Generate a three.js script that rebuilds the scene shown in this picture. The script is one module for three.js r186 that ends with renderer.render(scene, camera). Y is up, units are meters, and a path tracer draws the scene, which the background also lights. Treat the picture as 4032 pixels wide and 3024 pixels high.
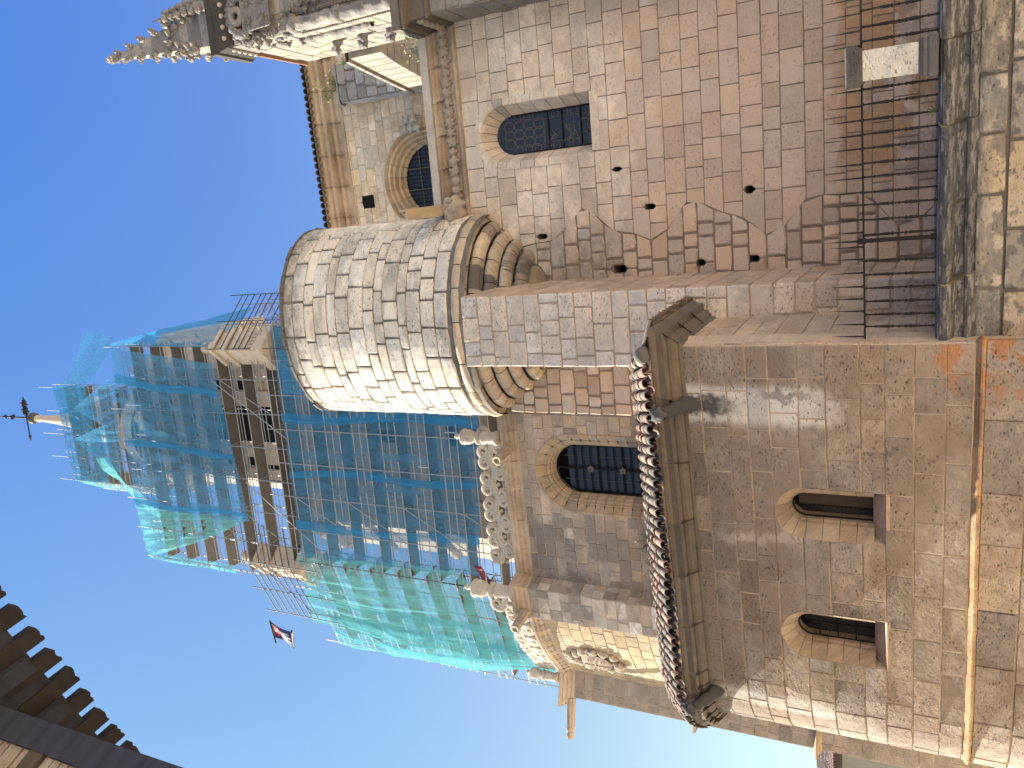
import * as THREE from 'three';
import { mergeGeometries } from 'three/addons/utils/BufferGeometryUtils.js';

// ---------------------------------------------------------------- camera, sky, sun, exposure
const RAD = Math.PI / 180;
const scene = new THREE.Scene();
const EYE = new THREE.Vector3(0, 1.6, 0);
const PITCH = 27.8 * RAD, ROLL = 0.785 * RAD;
const camera = new THREE.PerspectiveCamera(2 * Math.atan(1512 / 3150) / RAD, 4 / 3, 0.1, 1500);
{ // the photograph was taken with the phone turned on its side: up in the street is left in the picture
  const U = new THREE.Vector3(0, Math.cos(PITCH), Math.sin(PITCH)), R = new THREE.Vector3(1, 0, 0), F = new THREE.Vector3(0, Math.sin(PITCH), -Math.cos(PITCH));
  camera.position.copy(EYE);
  camera.up.copy(R).multiplyScalar(Math.cos(ROLL)).addScaledVector(U, Math.sin(ROLL));
  camera.lookAt(EYE.clone().add(F));
}
camera.updateMatrixWorld(true);
const EXPOSURE = 5, SUN_AZ = -72.3 * RAD, SUN_EL = 44.5 * RAD;
const SUN = new THREE.Vector3(Math.sin(SUN_AZ) * Math.cos(SUN_EL), Math.sin(SUN_EL), -Math.cos(SUN_AZ) * Math.cos(SUN_EL));
{
  const W = 512, H = 256, data = new Float32Array(W * H * 4);
  for (let j = 0; j < H; j++) for (let i = 0; i < W; i++) {
    const el = ((j + 0.5) / H - 0.5) * Math.PI, a = ((i + 0.5) / W - 0.5) * 2 * Math.PI;
    const y = Math.sin(el), x = Math.cos(a) * Math.cos(el), z = Math.sin(a) * Math.cos(el);
    const ang = Math.acos(Math.min(1, Math.max(-1, x * SUN.x + y * SUN.y + z * SUN.z))) / RAD;
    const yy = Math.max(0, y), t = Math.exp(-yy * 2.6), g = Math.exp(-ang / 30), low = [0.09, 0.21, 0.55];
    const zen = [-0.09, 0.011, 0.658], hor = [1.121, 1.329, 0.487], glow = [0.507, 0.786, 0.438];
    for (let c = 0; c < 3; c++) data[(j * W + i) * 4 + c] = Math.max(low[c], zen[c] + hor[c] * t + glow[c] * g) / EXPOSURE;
    data[(j * W + i) * 4 + 3] = 1;
  }
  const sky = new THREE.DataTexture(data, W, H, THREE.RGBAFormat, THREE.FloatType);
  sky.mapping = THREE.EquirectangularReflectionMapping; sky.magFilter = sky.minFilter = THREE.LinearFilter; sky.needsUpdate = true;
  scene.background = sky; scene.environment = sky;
}
const sun = new THREE.DirectionalLight(new THREE.Color(1, 0.92, 0.78), 3.3);
sun.position.copy(SUN).multiplyScalar(120); sun.target.position.set(0, 10, -20); sun.position.add(sun.target.position);
sun.castShadow = true; sun.shadow.mapSize.set(4096, 4096);
Object.assign(sun.shadow.camera, { left: -60, right: 60, top: 60, bottom: -60, near: 1, far: 260 });
scene.add(sun, sun.target);
const renderer = new THREE.WebGLRenderer({ antialias: true });
renderer.setSize(1024, 768); renderer.toneMapping = THREE.LinearToneMapping; renderer.toneMappingExposure = EXPOSURE;
renderer.shadowMap.enabled = true;

// ---------------------------------------------------------------- helpers
let seed = 20240611;
const rnd = () => { seed = (seed + 0x6d2b79f5) | 0; let t = Math.imul(seed ^ (seed >>> 15), 1 | seed); t = (t + Math.imul(t ^ (t >>> 7), 61 | t)) ^ t; return ((t ^ (t >>> 14)) >>> 0) / 4294967296; };
const rr = (a, b) => a + (b - a) * rnd(), pick = (a) => a[Math.floor(rnd() * a.length)], clamp = (x, a = 0, b = 1) => Math.min(b, Math.max(a, x));
const sstep = (a, b, x) => { const t = clamp((x - a) / (b - a)); return t * t * (3 - 2 * t); };
const V = (x, y, z) => new THREE.Vector3(x, y, z);
const used = new Map();
const numbered = (n) => { const k = used.get(n) || 0; used.set(n, k + 1); return k ? n + '_' + String(k).padStart(3, '0') : n; };
const shadows = (m) => { m.castShadow = m.receiveShadow = true; return m; };
// a thing: a Group at its base; geometry is given in street coordinates and moved to the group's own
function thing(name, label, category, base, group) {
  const o = new THREE.Group(); o.name = numbered(name); o.position.copy(base); scene.add(o);
  o.userData = { label, category }; if (group) o.userData.group = group;

  return o;
}
const baseOf = (o) => { const b = V(0, 0, 0); for (let p = o; p && p !== scene; p = p.parent) b.add(p.position); return b; };
function part(parent, name, geo, mat, label) {
  const b = baseOf(parent), g = geo.clone().translate(-b.x, -b.y, -b.z), m = shadows(new THREE.Mesh(g, mat));
  m.name = name; parent.add(m); if (label) m.userData.label = label;
  return m;
}
function sub(parent, name, label) { const g = new THREE.Group(); g.name = name; parent.add(g); if (label) g.userData.label = label; return g; }
const merge = (list) => mergeGeometries(list.map((g) => { const h = g.index ? g.toNonIndexed() : g; for (const k of Object.keys(h.attributes)) if (!['position', 'normal', 'uv', 'color'].includes(k)) h.deleteAttribute(k); return h; }));

// wall frames: u runs to the right along the wall, v is height, n comes out towards the street
function frame(x, z, deg) {
  const a = deg * RAD, t = V(Math.cos(a), 0, Math.sin(a)), n = V(-Math.sin(a), 0, Math.cos(a)), p = V(x, 0, z);
  const map = (u, v, o = 0) => V(p.x + t.x * u + n.x * o, v, p.z + t.z * u + n.z * o);
  return Object.assign(map, { t, n, p, deg, xz: (u, o = 0) => [p.x + t.x * u + n.x * o, p.z + t.z * u + n.z * o] });
}
// a wall along a plan line of [x, z] points, taken left to right or right to left; out = side of the outward face
function pathMap(pts, out = 1) {
  const L = [0]; for (let i = 1; i < pts.length; i++) L.push(L[i - 1] + Math.hypot(pts[i][0] - pts[i - 1][0], pts[i][1] - pts[i - 1][1]));
  const nr = pts.map((_, i) => { const a = pts[Math.max(0, i - 1)], b = pts[Math.min(pts.length - 1, i + 1)], l = Math.hypot(b[0] - a[0], b[1] - a[1]); return [-(b[1] - a[1]) / l * out, (b[0] - a[0]) / l * out]; });
  const map = (u, v, o = 0) => {
    let i = 0; while (i < pts.length - 2 && u > L[i + 1]) i++;
    const k = (u - L[i]) / (L[i + 1] - L[i]), kc = clamp(k), m = (a, b) => a + (b - a) * kc, e = (a, b) => a + (b - a) * k;
    const nx = m(nr[i][0], nr[i + 1][0]), nz = m(nr[i][1], nr[i + 1][1]), l = Math.hypot(nx, nz) || 1;
    return V(e(pts[i][0], pts[i + 1][0]) + nx / l * o, v, e(pts[i][1], pts[i + 1][1]) + nz / l * o);
  };
  return Object.assign(map, { len: L[L.length - 1] });
}
// triangles from quads, with uv and a constant tint
class Mesher {
  constructor() { this.p = []; this.uv = []; this.c = []; }
  tri(a, b, c, ua, ub, uc, t) { for (const q of [a, b, c]) this.p.push(q.x, q.y, q.z); for (const q of [ua, ub, uc]) this.uv.push(q[0], q[1]); for (let i = 0; i < 3; i++) this.c.push(...(t || [1, 1, 1])); }
  quad(a, b, c, d, ua, ub, uc, ud, t) { this.tri(a, b, c, ua, ub, uc, t); this.tri(a, c, d, ua, uc, ud, t); }
  geo() {
    const g = new THREE.BufferGeometry();
    g.setAttribute('position', new THREE.Float32BufferAttribute(this.p, 3)); g.setAttribute('uv', new THREE.Float32BufferAttribute(this.uv, 2)); g.setAttribute('color', new THREE.Float32BufferAttribute(this.c, 3));
    g.computeVertexNormals(); return g;
  }
}
// a dressed stone on a wall: four corners in (u, v), chipped edges, chamfer, front at depth d; L / R give a curved left / right edge
function stoneGeo(map, q, d, bev, tint, nu = 2, rough = 0.012, L, R) {
  const m = new Mesher(), J = () => rr(-rough, rough), nv = L || R ? 5 : 1, [bl, br, tr, tl] = q;
  const w = Math.max(br[0] - bl[0], tr[0] - tl[0], 0.03), h = tl[1] - bl[1], cr = Math.min(0.18 * w, 0.2 * h, bev * 2.2), G = [];
  for (let j = 0; j <= nv; j++) {
    const k = j / nv, v = bl[1] + h * k, x0 = L ? L(v) : bl[0] + (tl[0] - bl[0]) * k, x1 = Math.max(R ? R(v) : br[0] + (tr[0] - br[0]) * k, x0 + 0.006), row = [];
    for (let i = 0; i <= nu; i++) {
      const e = (i === 0 || i === nu) ? cr * rr(0.1, 0.5) : 0, sx = i === 0 ? (L ? 0 : Math.abs(J())) : i === nu ? (R ? 0 : -Math.abs(J())) : J(), sv = j === 0 ? e + Math.abs(J()) : j === nu ? -e - Math.abs(J()) : 0;
      row.push([x0 + (x1 - x0) * i / nu + Math.max(-(x1 - x0) * 0.3, Math.min((x1 - x0) * 0.3, sx)), v + sv]);
    }
    G.push(row);
  }
  const cu = (bl[0] + br[0] + tr[0] + tl[0]) / 4, cv = (bl[1] + tl[1]) / 2, tilt = J() * 0.5, tv = J() * 0.5;
  const Fg = G.map((row, j) => row.map((p, i) => { const b = bev * rr(0.6, 1.2), wd = row[nu][0] - row[0][0]; return [p[0] + (i === 0 ? Math.min(b, wd * 0.4) : i === nu ? -Math.min(b, wd * 0.4) : 0), p[1] + (j === 0 ? b : j === nu ? -b : 0)]; }));
  const dep = (p) => d + tilt * (p[0] - cu) / w * 2 + tv * (p[1] - cv) / h * 2;
  const F = (p) => map(p[0], p[1], dep(p)), B = (p) => map(p[0], p[1], d - bev * 0.9), D = (p) => map(p[0], p[1], -0.03);
  for (let j = 0; j < nv; j++) for (let i = 0; i < nu; i++) { const c = [Fg[j][i], Fg[j][i + 1], Fg[j + 1][i + 1], Fg[j + 1][i]]; m.quad(...c.map(F), ...c, tint); }
  const ringOf = (g) => [...g[0], ...g.slice(1, nv).map((r) => r[nu]), ...g[nv].slice().reverse(), ...g.slice(1, nv).map((r) => r[0]).reverse()];
  const ring = ringOf(G), fr = ringOf(Fg), n = ring.length;
  for (let i = 0; i < n; i++) { const j = (i + 1) % n; m.quad(B(ring[i]), B(ring[j]), F(fr[j]), F(fr[i]), ring[i], ring[j], fr[j], fr[i], tint); m.quad(D(ring[i]), D(ring[j]), B(ring[j]), B(ring[i]), ring[i], ring[j], ring[j], ring[i], tint); }
  return m.geo();
}
// half width of an opening at height v
const holeHW = (h, v) => v < h.v0 - 1e-6 ? 0 : h.rect ? (v > h.v1 ? 0 : h.w) : h.round ? (Math.abs(v - h.vs) >= h.w ? 0 : Math.sqrt(h.w * h.w - (v - h.vs) ** 2)) : v <= h.vs ? h.w : v >= h.vs + h.w ? 0 : Math.sqrt(h.w * h.w - (v - h.vs) ** 2);
// coursed masonry: returns [{q, L, R}] of stones between uA(v) and uB(v), cut to fit round the openings
function masonry({ levels, uA, uB, holes = [], len, joint = 0.012 }) {
  const out = [], fn = (x) => typeof x === 'function' ? x : () => x, g = joint / 2;
  for (let i = 0; i + 1 < levels.length; i++) {
    const a = levels[i], b = levels[i + 1], va = a + g, vb = b - g, S = [va, va + (vb - va) * 0.25, (va + vb) / 2, va + (vb - va) * 0.75, vb];
    let segs = [{ l: fn(uA), r: fn(uB) }];
    for (const h of holes) {
      if (!S.some((v) => holeHW(h, v) > 0)) continue;
      segs = segs.flatMap((s) => (s.r(va) < h.uc - h.w || s.l(va) > h.uc + h.w) ? [s] : [{ l: s.l, r: (v) => h.uc - holeHW(h, v), lc: s.lc, rc: 1 }, { l: (v) => h.uc + holeHW(h, v), r: s.r, lc: 1, rc: s.rc }]);
    }
    for (const s of segs) {
      if (Math.max(...S.map((v) => s.r(v) - s.l(v))) < 0.05) continue;
      const lo = Math.max(...S.map(s.l)), hi = Math.min(...S.map(s.r)), W = hi - lo, cuts = [null]; let x = rr(0.35, 1) * rr(...len);
      while (x < W - len[0] * 0.6) { cuts.push(lo + x); x += rr(...len); } cuts.push(null);
      for (let k = 0; k + 1 < cuts.length; k++) {
        const c0 = cuts[k], c1 = cuts[k + 1], j0 = rr(-0.006, 0.006), L0 = (v) => (c0 === null ? s.l(v) : c0) + g, R0 = (v) => (c1 === null ? s.r(v) : c1) - g;
        out.push({ q: [[L0(va) + j0, va], [R0(va), va], [R0(vb), vb], [L0(vb) - j0, vb]], L: c0 === null && s.lc ? L0 : null, R: c1 === null && s.rc ? R0 : null });
      }
    }
  }
  return out;
}
const levelsOf = (v0, v1, h, must = [], wob = 0.1) => { const L = [v0]; const stops = [...must, v1].sort((a, b) => a - b); for (const s of stops) { const n = Math.max(1, Math.round((s - L[L.length - 1]) / h)), a = L[L.length - 1]; for (let i = 1; i <= n; i++) L.push(i === n ? s : a + (s - a) * i / n + rr(-wob, wob) * h); } return L; };
// how large something stands in the picture, so that the largest stones become parts and the rest one joined part
const pv = V(0, 0, 0);
function seenSize(a, b) {
  pv.copy(a).project(camera); const x = pv.x, y = pv.y; pv.copy(b).project(camera);
  if (Math.max(Math.abs(x), Math.abs(y)) > 1.25) return 0.0001;
  return Math.abs((pv.x - x) * (pv.y - y)) + 0.002 * (Math.abs(pv.x - x) + Math.abs(pv.y - y));
}
function layStones(parent, map, stones, mat, { d = 0.03, bev = 0.016, tint, nu = 2, rough = 0.012, name = 'stone_block', most = 290, restName = 'small_stone_block' }) {
  const all = stones.map((s) => { const q = s.q, c = [(q[0][0] + q[1][0]) / 2, (q[0][1] + q[3][1]) / 2]; return { s, z: seenSize(map(q[0][0], q[0][1], d), map(q[2][0], q[2][1], d)), g: stoneGeo(map, q, d + rr(-0.008, 0.01), bev, tint(c[0], c[1], s), nu, rough, s.L, s.R) }; });
  all.sort((a, b) => b.z - a.z);
  all.slice(0, most).forEach((a) => part(parent, name, a.g, mat));
  if (all.length > most) { const m = part(parent, restName, merge(all.slice(most).map((a) => a.g)), mat); m.userData.kind = 'stuff'; }
}
// mortar behind the stones: a slab with openings
function slab(map, outline, holes, n0, n1, curveSeg = 14) {
  const sh = new THREE.Shape(outline.map((p) => new THREE.Vector2(...p)));
  for (const h of holes) {
    const p = new THREE.Path();
    if (h.round) p.absarc(h.uc, h.vs, h.w, 0, Math.PI * 2, true);
    else if (h.rect) { p.moveTo(h.uc - h.w, h.v0); p.lineTo(h.uc - h.w, h.v1); p.lineTo(h.uc + h.w, h.v1); p.lineTo(h.uc + h.w, h.v0); p.closePath(); }
    else { p.moveTo(h.uc + h.w, h.v0); p.lineTo(h.uc - h.w, h.v0); p.lineTo(h.uc - h.w, h.vs); p.absarc(h.uc, h.vs, h.w, Math.PI, 0, true); p.closePath(); }
    sh.holes.push(p);
  }
  const g = new THREE.ExtrudeGeometry(sh, { depth: n1 - n0, bevelEnabled: false, curveSegments: curveSeg }), P = g.attributes.position, uv = g.attributes.uv;
  for (let i = 0; i < P.count; i++) { const u = P.getX(i), v = P.getY(i), w = map(u, v, n0 + P.getZ(i)); P.setXYZ(i, w.x, w.y, w.z); uv.setXY(i, u, v); }
  g.setAttribute('color', new THREE.Float32BufferAttribute(new Float32Array(P.count * 3).fill(1), 3));
  g.computeVertexNormals(); return g;
}
// a sheet over a curved wall
function gridGeo(fn, nu, nv, uv = (u, v) => [u, v], tint) {
  const m = new Mesher();
  for (let i = 0; i < nu; i++) for (let j = 0; j < nv; j++) { const c = [[i, j], [i + 1, j], [i + 1, j + 1], [i, j + 1]].map(([a, b]) => [a / nu, b / nv]); m.quad(...c.map((k) => fn(...k)), ...c.map((k) => uv(...k)), tint); }
  return m.geo();
}
function smoothGrid(fn, nu, nv, uvf) { // shared vertices, smooth shading
  const p = [], uv = [], idx = [], c = [];
  for (let j = 0; j <= nv; j++) for (let i = 0; i <= nu; i++) { const q = fn(i / nu, j / nv); p.push(q.x, q.y, q.z); uv.push(...(uvf ? uvf(i / nu, j / nv) : [i / nu, j / nv])); c.push(1, 1, 1); }
  for (let j = 0; j < nv; j++) for (let i = 0; i < nu; i++) { const a = j * (nu + 1) + i; idx.push(a, a + 1, a + nu + 2, a, a + nu + 2, a + nu + 1); }
  const g = new THREE.BufferGeometry(); g.setAttribute('position', new THREE.Float32BufferAttribute(p, 3)); g.setAttribute('uv', new THREE.Float32BufferAttribute(uv, 2)); g.setAttribute('color', new THREE.Float32BufferAttribute(c, 3)); g.setIndex(idx); g.computeVertexNormals(); return g;
}
// moulding stones along a plan path [[x,z]...] with mitred corners; profile [[out, height]...]
function moulding(parent, name, path, profile, mat, { stone = 0.9, out = 1, tint = () => [1, 1, 1], gap = 0.006, jog = 0.004, uvs = 1 } = {}) {
  const nr = []; for (let i = 0; i + 1 < path.length; i++) { const dx = path[i + 1][0] - path[i][0], dz = path[i + 1][1] - path[i][1], l = Math.hypot(dx, dz); nr.push([-dz / l * out, dx / l * out, l]); }
  const mit = path.map((_, i) => { const a = nr[Math.max(0, i - 1)], b = nr[Math.min(nr.length - 1, i)], k = 1 + a[0] * b[0] + a[1] * b[1]; return [(a[0] + b[0]) / k, (a[1] + b[1]) / k]; });
  let run = 0;
  for (let i = 0; i + 1 < path.length; i++) {
    const n = Math.max(1, Math.round(nr[i][2] / stone)), L = nr[i][2];
    for (let k = 0; k < n; k++) {
      const g = gap / 2 / L, a = k / n + (k ? g : 0), b = (k + 1) / n - (k + 1 < n ? g : 0), dj = rr(-jog, jog), dv = rr(-jog, jog), t = tint(run + (a + b) / 2 * L), m = new Mesher();
      const at = (s, [o, h]) => V(path[i][0] + (path[i + 1][0] - path[i][0]) * s + (mit[i][0] + (mit[i + 1][0] - mit[i][0]) * s) * (o + dj), h + dv, path[i][1] + (path[i + 1][1] - path[i][1]) * s + (mit[i][1] + (mit[i + 1][1] - mit[i][1]) * s) * (o + dj));
      let len = 0; const us = profile.map((p, j) => { if (j) len += Math.hypot(p[0] - profile[j - 1][0], p[1] - profile[j - 1][1]); return len; });
      for (let j = 0; j + 1 < profile.length; j++) m.quad(at(a, profile[j]), at(b, profile[j]), at(b, profile[j + 1]), at(a, profile[j + 1]), [(run + a * L) * uvs, profile[0][1] + us[j]], [(run + b * L) * uvs, profile[0][1] + us[j]], [(run + b * L) * uvs, profile[0][1] + us[j + 1]], [(run + a * L) * uvs, profile[0][1] + us[j + 1]], t);
      for (const s of [a, b]) for (let j = 1; j + 1 < profile.length; j++) m.tri(at(s, profile[0]), at(s, profile[j]), at(s, profile[j + 1]), [0, 0], [0.1, 0], [0.1, 0.1], t);
      part(parent, name, m.geo(), mat);
    }
    run += L;
  }
}
// outline of an arched opening, from the foot of the left jamb over the arch to the right foot; s in 0..1 pieces
function archAt(o, w, s) { // s: 0..1 left jamb, 1..2 arch, 2..3 right jamb
  if (s <= 1) return [o.uc - w, o.v0 + (o.vs - o.v0) * s];
  if (s >= 2) return [o.uc + w, o.vs - (o.vs - o.v0) * (s - 2)];
  const a = Math.PI * (2 - s); return [o.uc + Math.cos(a) * w, o.vs + Math.sin(a) * w];
}
// moulded surround made of jamb stones and voussoirs; stations [{w, n}] from outside to inside
function archSurround(parent, map, o, stations, mat, { jamb = 4, arch = 9, seg = 3, tint = () => [1, 1, 1], gap = 0.02, names = ['jamb_stone', 'arch_stone'], only } = {}) {
  const cuts = []; for (let i = 0; i < jamb; i++) cuts.push([i / jamb, (i + 1) / jamb, 0]); for (let i = 0; i < arch; i++) cuts.push([1 + i / arch, 1 + (i + 1) / arch, 1]); for (let i = 0; i < jamb; i++) cuts.push([2 + i / jamb, 2 + (i + 1) / jamb, 0]);
  for (const [a0, b0, k] of cuts) {
    if (only && !only(a0, b0)) continue;
    const m = new Mesher(), g = gap / (k ? Math.PI * o.w * 1 : o.vs - o.v0) / 2, a = a0 + g, b = b0 - g, t = tint(), S = k ? seg : 1, jn = rr(-0.004, 0.004);
    const at = (s, st) => { const [u, v] = archAt(o, st.w, s); return map(u, v, st.n + jn); };
    for (let i = 0; i < S; i++) for (let j = 0; j + 1 < stations.length; j++) {
      const s0 = a + (b - a) * i / S, s1 = a + (b - a) * (i + 1) / S, A = stations[j], B = stations[j + 1], uvf = (s, st) => { const [u, v] = archAt(o, st.w, s); return [u, v - st.n]; };
      m.quad(at(s0, A), at(s1, A), at(s1, B), at(s0, B), uvf(s0, A), uvf(s1, A), uvf(s1, B), uvf(s0, B), t);
    }
    for (const s of [a, b]) for (let j = 1; j + 1 < stations.length; j++) m.tri(at(s, stations[0]), at(s, stations[j]), at(s, stations[j + 1]), [0, 0], [.1, 0], [.1, .1], t);
    part(parent, names[k], m.geo(), mat);
  }
}
const boxMap = (map, u0, u1, v0, v1, n0, n1) => { // a box in wall coordinates
  const m = new Mesher(), c = (i, j, k) => map(i ? u1 : u0, j ? v1 : v0, k ? n1 : n0);
  const f = [[[0, 0, 1], [1, 0, 1], [1, 1, 1], [0, 1, 1]], [[1, 0, 0], [0, 0, 0], [0, 1, 0], [1, 1, 0]], [[0, 0, 0], [0, 0, 1], [0, 1, 1], [0, 1, 0]], [[1, 0, 1], [1, 0, 0], [1, 1, 0], [1, 1, 1]], [[0, 1, 1], [1, 1, 1], [1, 1, 0], [0, 1, 0]], [[0, 0, 0], [1, 0, 0], [1, 0, 1], [0, 0, 1]]];
  const U = (q) => [(q[0] ? u1 : u0) + (q[2] ? 0.05 : 0), (q[1] ? v1 : v0) + (q[2] ? n1 : n0) * 0.7];
  for (const q of f) m.quad(...q.map((x) => c(...x)), ...q.map(U)); return m.geo();
};
const bar = (a, b, r, seg = 6, r2) => { const d = b.clone().sub(a), g = new THREE.CylinderGeometry(r2 ?? r, r, d.length(), seg); g.applyQuaternion(new THREE.Quaternion().setFromUnitVectors(V(0, 1, 0), d.clone().normalize())); const c = a.clone().add(b).multiplyScalar(0.5); return g.translate(c.x, c.y, c.z); };
const lathe = (pts, at, seg = 14) => new THREE.LatheGeometry(pts.map((p) => new THREE.Vector2(...p)), seg).translate(at.x, at.y, at.z);
const withColor = (g, t = [1, 1, 1]) => { const n = g.attributes.position.count, a = new Float32Array(n * 3); for (let i = 0; i < n; i++) a.set(t, i * 3); g.setAttribute('color', new THREE.BufferAttribute(a, 3)); return g; };
// lump of carving: a bumpy ball flattened on the wall
function lump(c, nrm, r, flat = 0.6, lobes = 5, deep = 0.25, seg = 12) {
  const g = new THREE.SphereGeometry(r, seg, Math.ceil(seg * 0.7)), P = g.attributes.position, q = new THREE.Quaternion().setFromUnitVectors(V(0, 0, 1), nrm.clone().normalize()), ph = rr(0, 6), p = V(0, 0, 0);
  for (let i = 0; i < P.count; i++) { p.fromBufferAttribute(P, i); const a = Math.atan2(p.y, p.x), k = 1 + deep * Math.cos(a * lobes + ph) * Math.hypot(p.x, p.y) / r + rr(-0.02, 0.02); p.set(p.x * k, p.y * k, p.z * flat).applyQuaternion(q).add(c); P.setXYZ(i, p.x, p.y, p.z); }
  g.computeVertexNormals(); return withColor(g);
}

// ---------------------------------------------------------------- textures: grain, pits, stains (colour only; uv are metres)
const NT = 256, noiseTile = (() => {
  const out = new Float32Array(NT * NT); let amp = 1, tot = 0;
  for (let o = 2; o <= 7; o++) {
    const n = 1 << o, g = new Float32Array(n * n); for (let i = 0; i < n * n; i++) g[i] = rnd();
    for (let y = 0; y < NT; y++) for (let x = 0; x < NT; x++) {
      const fx = x / NT * n, fy = y / NT * n, x0 = Math.floor(fx), y0 = Math.floor(fy), a = fx - x0, b = fy - y0, sa = a * a * (3 - 2 * a), sb = b * b * (3 - 2 * b), x1 = (x0 + 1) % n, y1 = (y0 + 1) % n;
      out[y * NT + x] += amp * ((g[y0 * n + x0] * (1 - sa) + g[y0 * n + x1] * sa) * (1 - sb) + (g[y1 * n + x0] * (1 - sa) + g[y1 * n + x1] * sa) * sb);
    }
    tot += amp; amp *= 0.62;
  }
  let lo = 9, hi = -9; for (const v of out) { lo = Math.min(lo, v); hi = Math.max(hi, v); }
  return out.map((v) => (v - lo) / (hi - lo));
})();
const tileAt = (T, n, x, y) => { x = (x - Math.floor(x)) * n; y = (y - Math.floor(y)) * n; const x0 = x | 0, y0 = y | 0, a = x - x0, b = y - y0, x1 = (x0 + 1) % n, y1 = (y0 + 1) % n; return (T[(y0 % n) * n + (x0 % n)] * (1 - a) + T[(y0 % n) * n + x1] * a) * (1 - b) + (T[y1 * n + (x0 % n)] * (1 - a) + T[y1 * n + x1] * a) * b; };
const nz = (x, y) => tileAt(noiseTile, NT, x, y);
const PT = 512, pitTile = (() => { // holes of a travertine-like limestone, tile of 2.2 m
  const out = new Float32Array(PT * PT);
  for (let k = 0; k < 4600; k++) {
    const cx = rnd() * PT, cy = rnd() * PT, dens = nz(cx / PT, cy / PT + 0.37); if (rnd() > (dens - 0.3) * 2.4) continue;
    const r = rr(0.6, 1.4) + (rnd() < 0.08 ? rr(0.8, 2.6) : 0), sx = r * rr(1.0, 2.8), a = rr(-0.3, 0.3), R = Math.ceil(sx + 2), dk = rr(0.5, 1);
    for (let y = -R; y <= R; y++) for (let x = -R; x <= R; x++) { const X = (x * Math.cos(a) + y * Math.sin(a)) / sx, Y = (-x * Math.sin(a) + y * Math.cos(a)) / r, d = Math.hypot(X, Y), i = ((Math.floor(cy) + y + PT) % PT) * PT + (Math.floor(cx) + x + PT) % PT; out[i] = Math.max(out[i], dk * clamp((1.15 - d) / 0.5)); }
  }
  return out;
})();
const pits = (u, v) => tileAt(pitTile, PT, u / 2.2, v / 2.2);
const s8 = (c) => { c = clamp(c); return 255 * (c <= 0.0031308 ? c * 12.92 : 1.055 * Math.pow(c, 1 / 2.4) - 0.055); };
function dataTex(w, h, fn, srgb = true) {
  const d = new Uint8Array(w * h * 4), c = [0, 0, 0];
  for (let y = 0; y < h; y++) for (let x = 0; x < w; x++) { fn((x + 0.5) / w, (y + 0.5) / h, c); const i = (y * w + x) * 4; if (srgb) { d[i] = s8(c[0]); d[i + 1] = s8(c[1]); d[i + 2] = s8(c[2]); } else { d[i] = clamp(c[0]) * 255; d[i + 1] = clamp(c[1]) * 255; d[i + 2] = clamp(c[2]) * 255; } d[i + 3] = 255; }
  const t = new THREE.DataTexture(d, w, h, THREE.RGBAFormat); t.magFilter = t.minFilter = THREE.LinearFilter; t.wrapS = t.wrapT = THREE.RepeatWrapping; if (srgb) t.colorSpace = THREE.SRGBColorSpace; t.needsUpdate = true; return t;
}
const bumpBase = dataTex(512, 512, (x, y, c) => { const p = pits(x * 2.2, y * 2.2), n = nz(x * 2, y * 2) * 0.55 + nz(x * 7, y * 7) * 0.45; c[0] = c[1] = c[2] = clamp(0.25 + n * 0.75 - p * 0.6); }, false);
const bumpOf = (metres) => { const t = bumpBase.clone(); t.repeat.set(1 / metres, 1 / metres); t.needsUpdate = true; return t; };
const bump22 = bumpOf(2.2), bump12 = bumpOf(1.1);
// colour of a wall: base, grain, lichen and dirt patches, pits, and the stains of that wall
function stoneMat(ext, res, base, { pit = 0.7, patch = 0.25, patchCol = [0.30, 0.25, 0.20], grain = 0.34, stains, bump = 0.012, rough = 0.95, sx = 0.21, bumpTex = bump22 } = {}) {
  const [u0, v0, W, H] = ext, ou = rnd() * 9, ov = rnd() * 9;
  const map = dataTex(res[0], res[1], (x, y, c) => {
    const u = u0 + x * W, v = v0 + y * H, big = nz(u * 0.11 + ou, v * 0.11 + ov), mid = nz(u * sx * 2.1 + ov, v * 0.55 + ou), fine = nz(u * 1.9 + ou, v * 1.9), p = pits(u + ou * 3, v + ov * 3) * pit;
    const k = (1 - grain / 2 + grain * fine) * (0.86 + 0.28 * mid), q = sstep(0.56, 0.74, nz(u * 0.31 + ov * 2, v * 0.4 + ou * 2) * 0.6 + fine * 0.4) * patch;
    for (let i = 0; i < 3; i++) c[i] = (base[i] * (0.9 + 0.2 * big) * k) * (1 - q) + patchCol[i] * k * q;
    if (stains) stains(u, v, c, fine, mid);
    const e = 1 - 0.72 * p; c[0] *= e; c[1] *= e; c[2] *= e;
  });
  map.repeat.set(1 / W, 1 / H); map.offset.set(-u0 / W, -v0 / H);
  return new THREE.MeshStandardMaterial({ map, bumpMap: bumpTex, bumpScale: bump, roughness: rough, metalness: 0, vertexColors: true });
}
const blend = (c, t, k) => { for (let i = 0; i < 3; i++) c[i] += (t[i] - c[i]) * k; };
const tinter = (amt, warm, odd = 0.08, oddCol = [0.72, 0.74, 0.8]) => () => { const k = 1 + rr(-amt, amt), w = rr(-warm, warm); return rnd() < odd ? oddCol.map((x) => x * k) : [k * (1 + w), k, k * (1 - w * 1.3)]; };
const plain = (hex, rough = 0.8, metal = 0, extra = {}) => new THREE.MeshStandardMaterial({ color: hex, roughness: rough, metalness: metal, ...extra });
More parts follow.
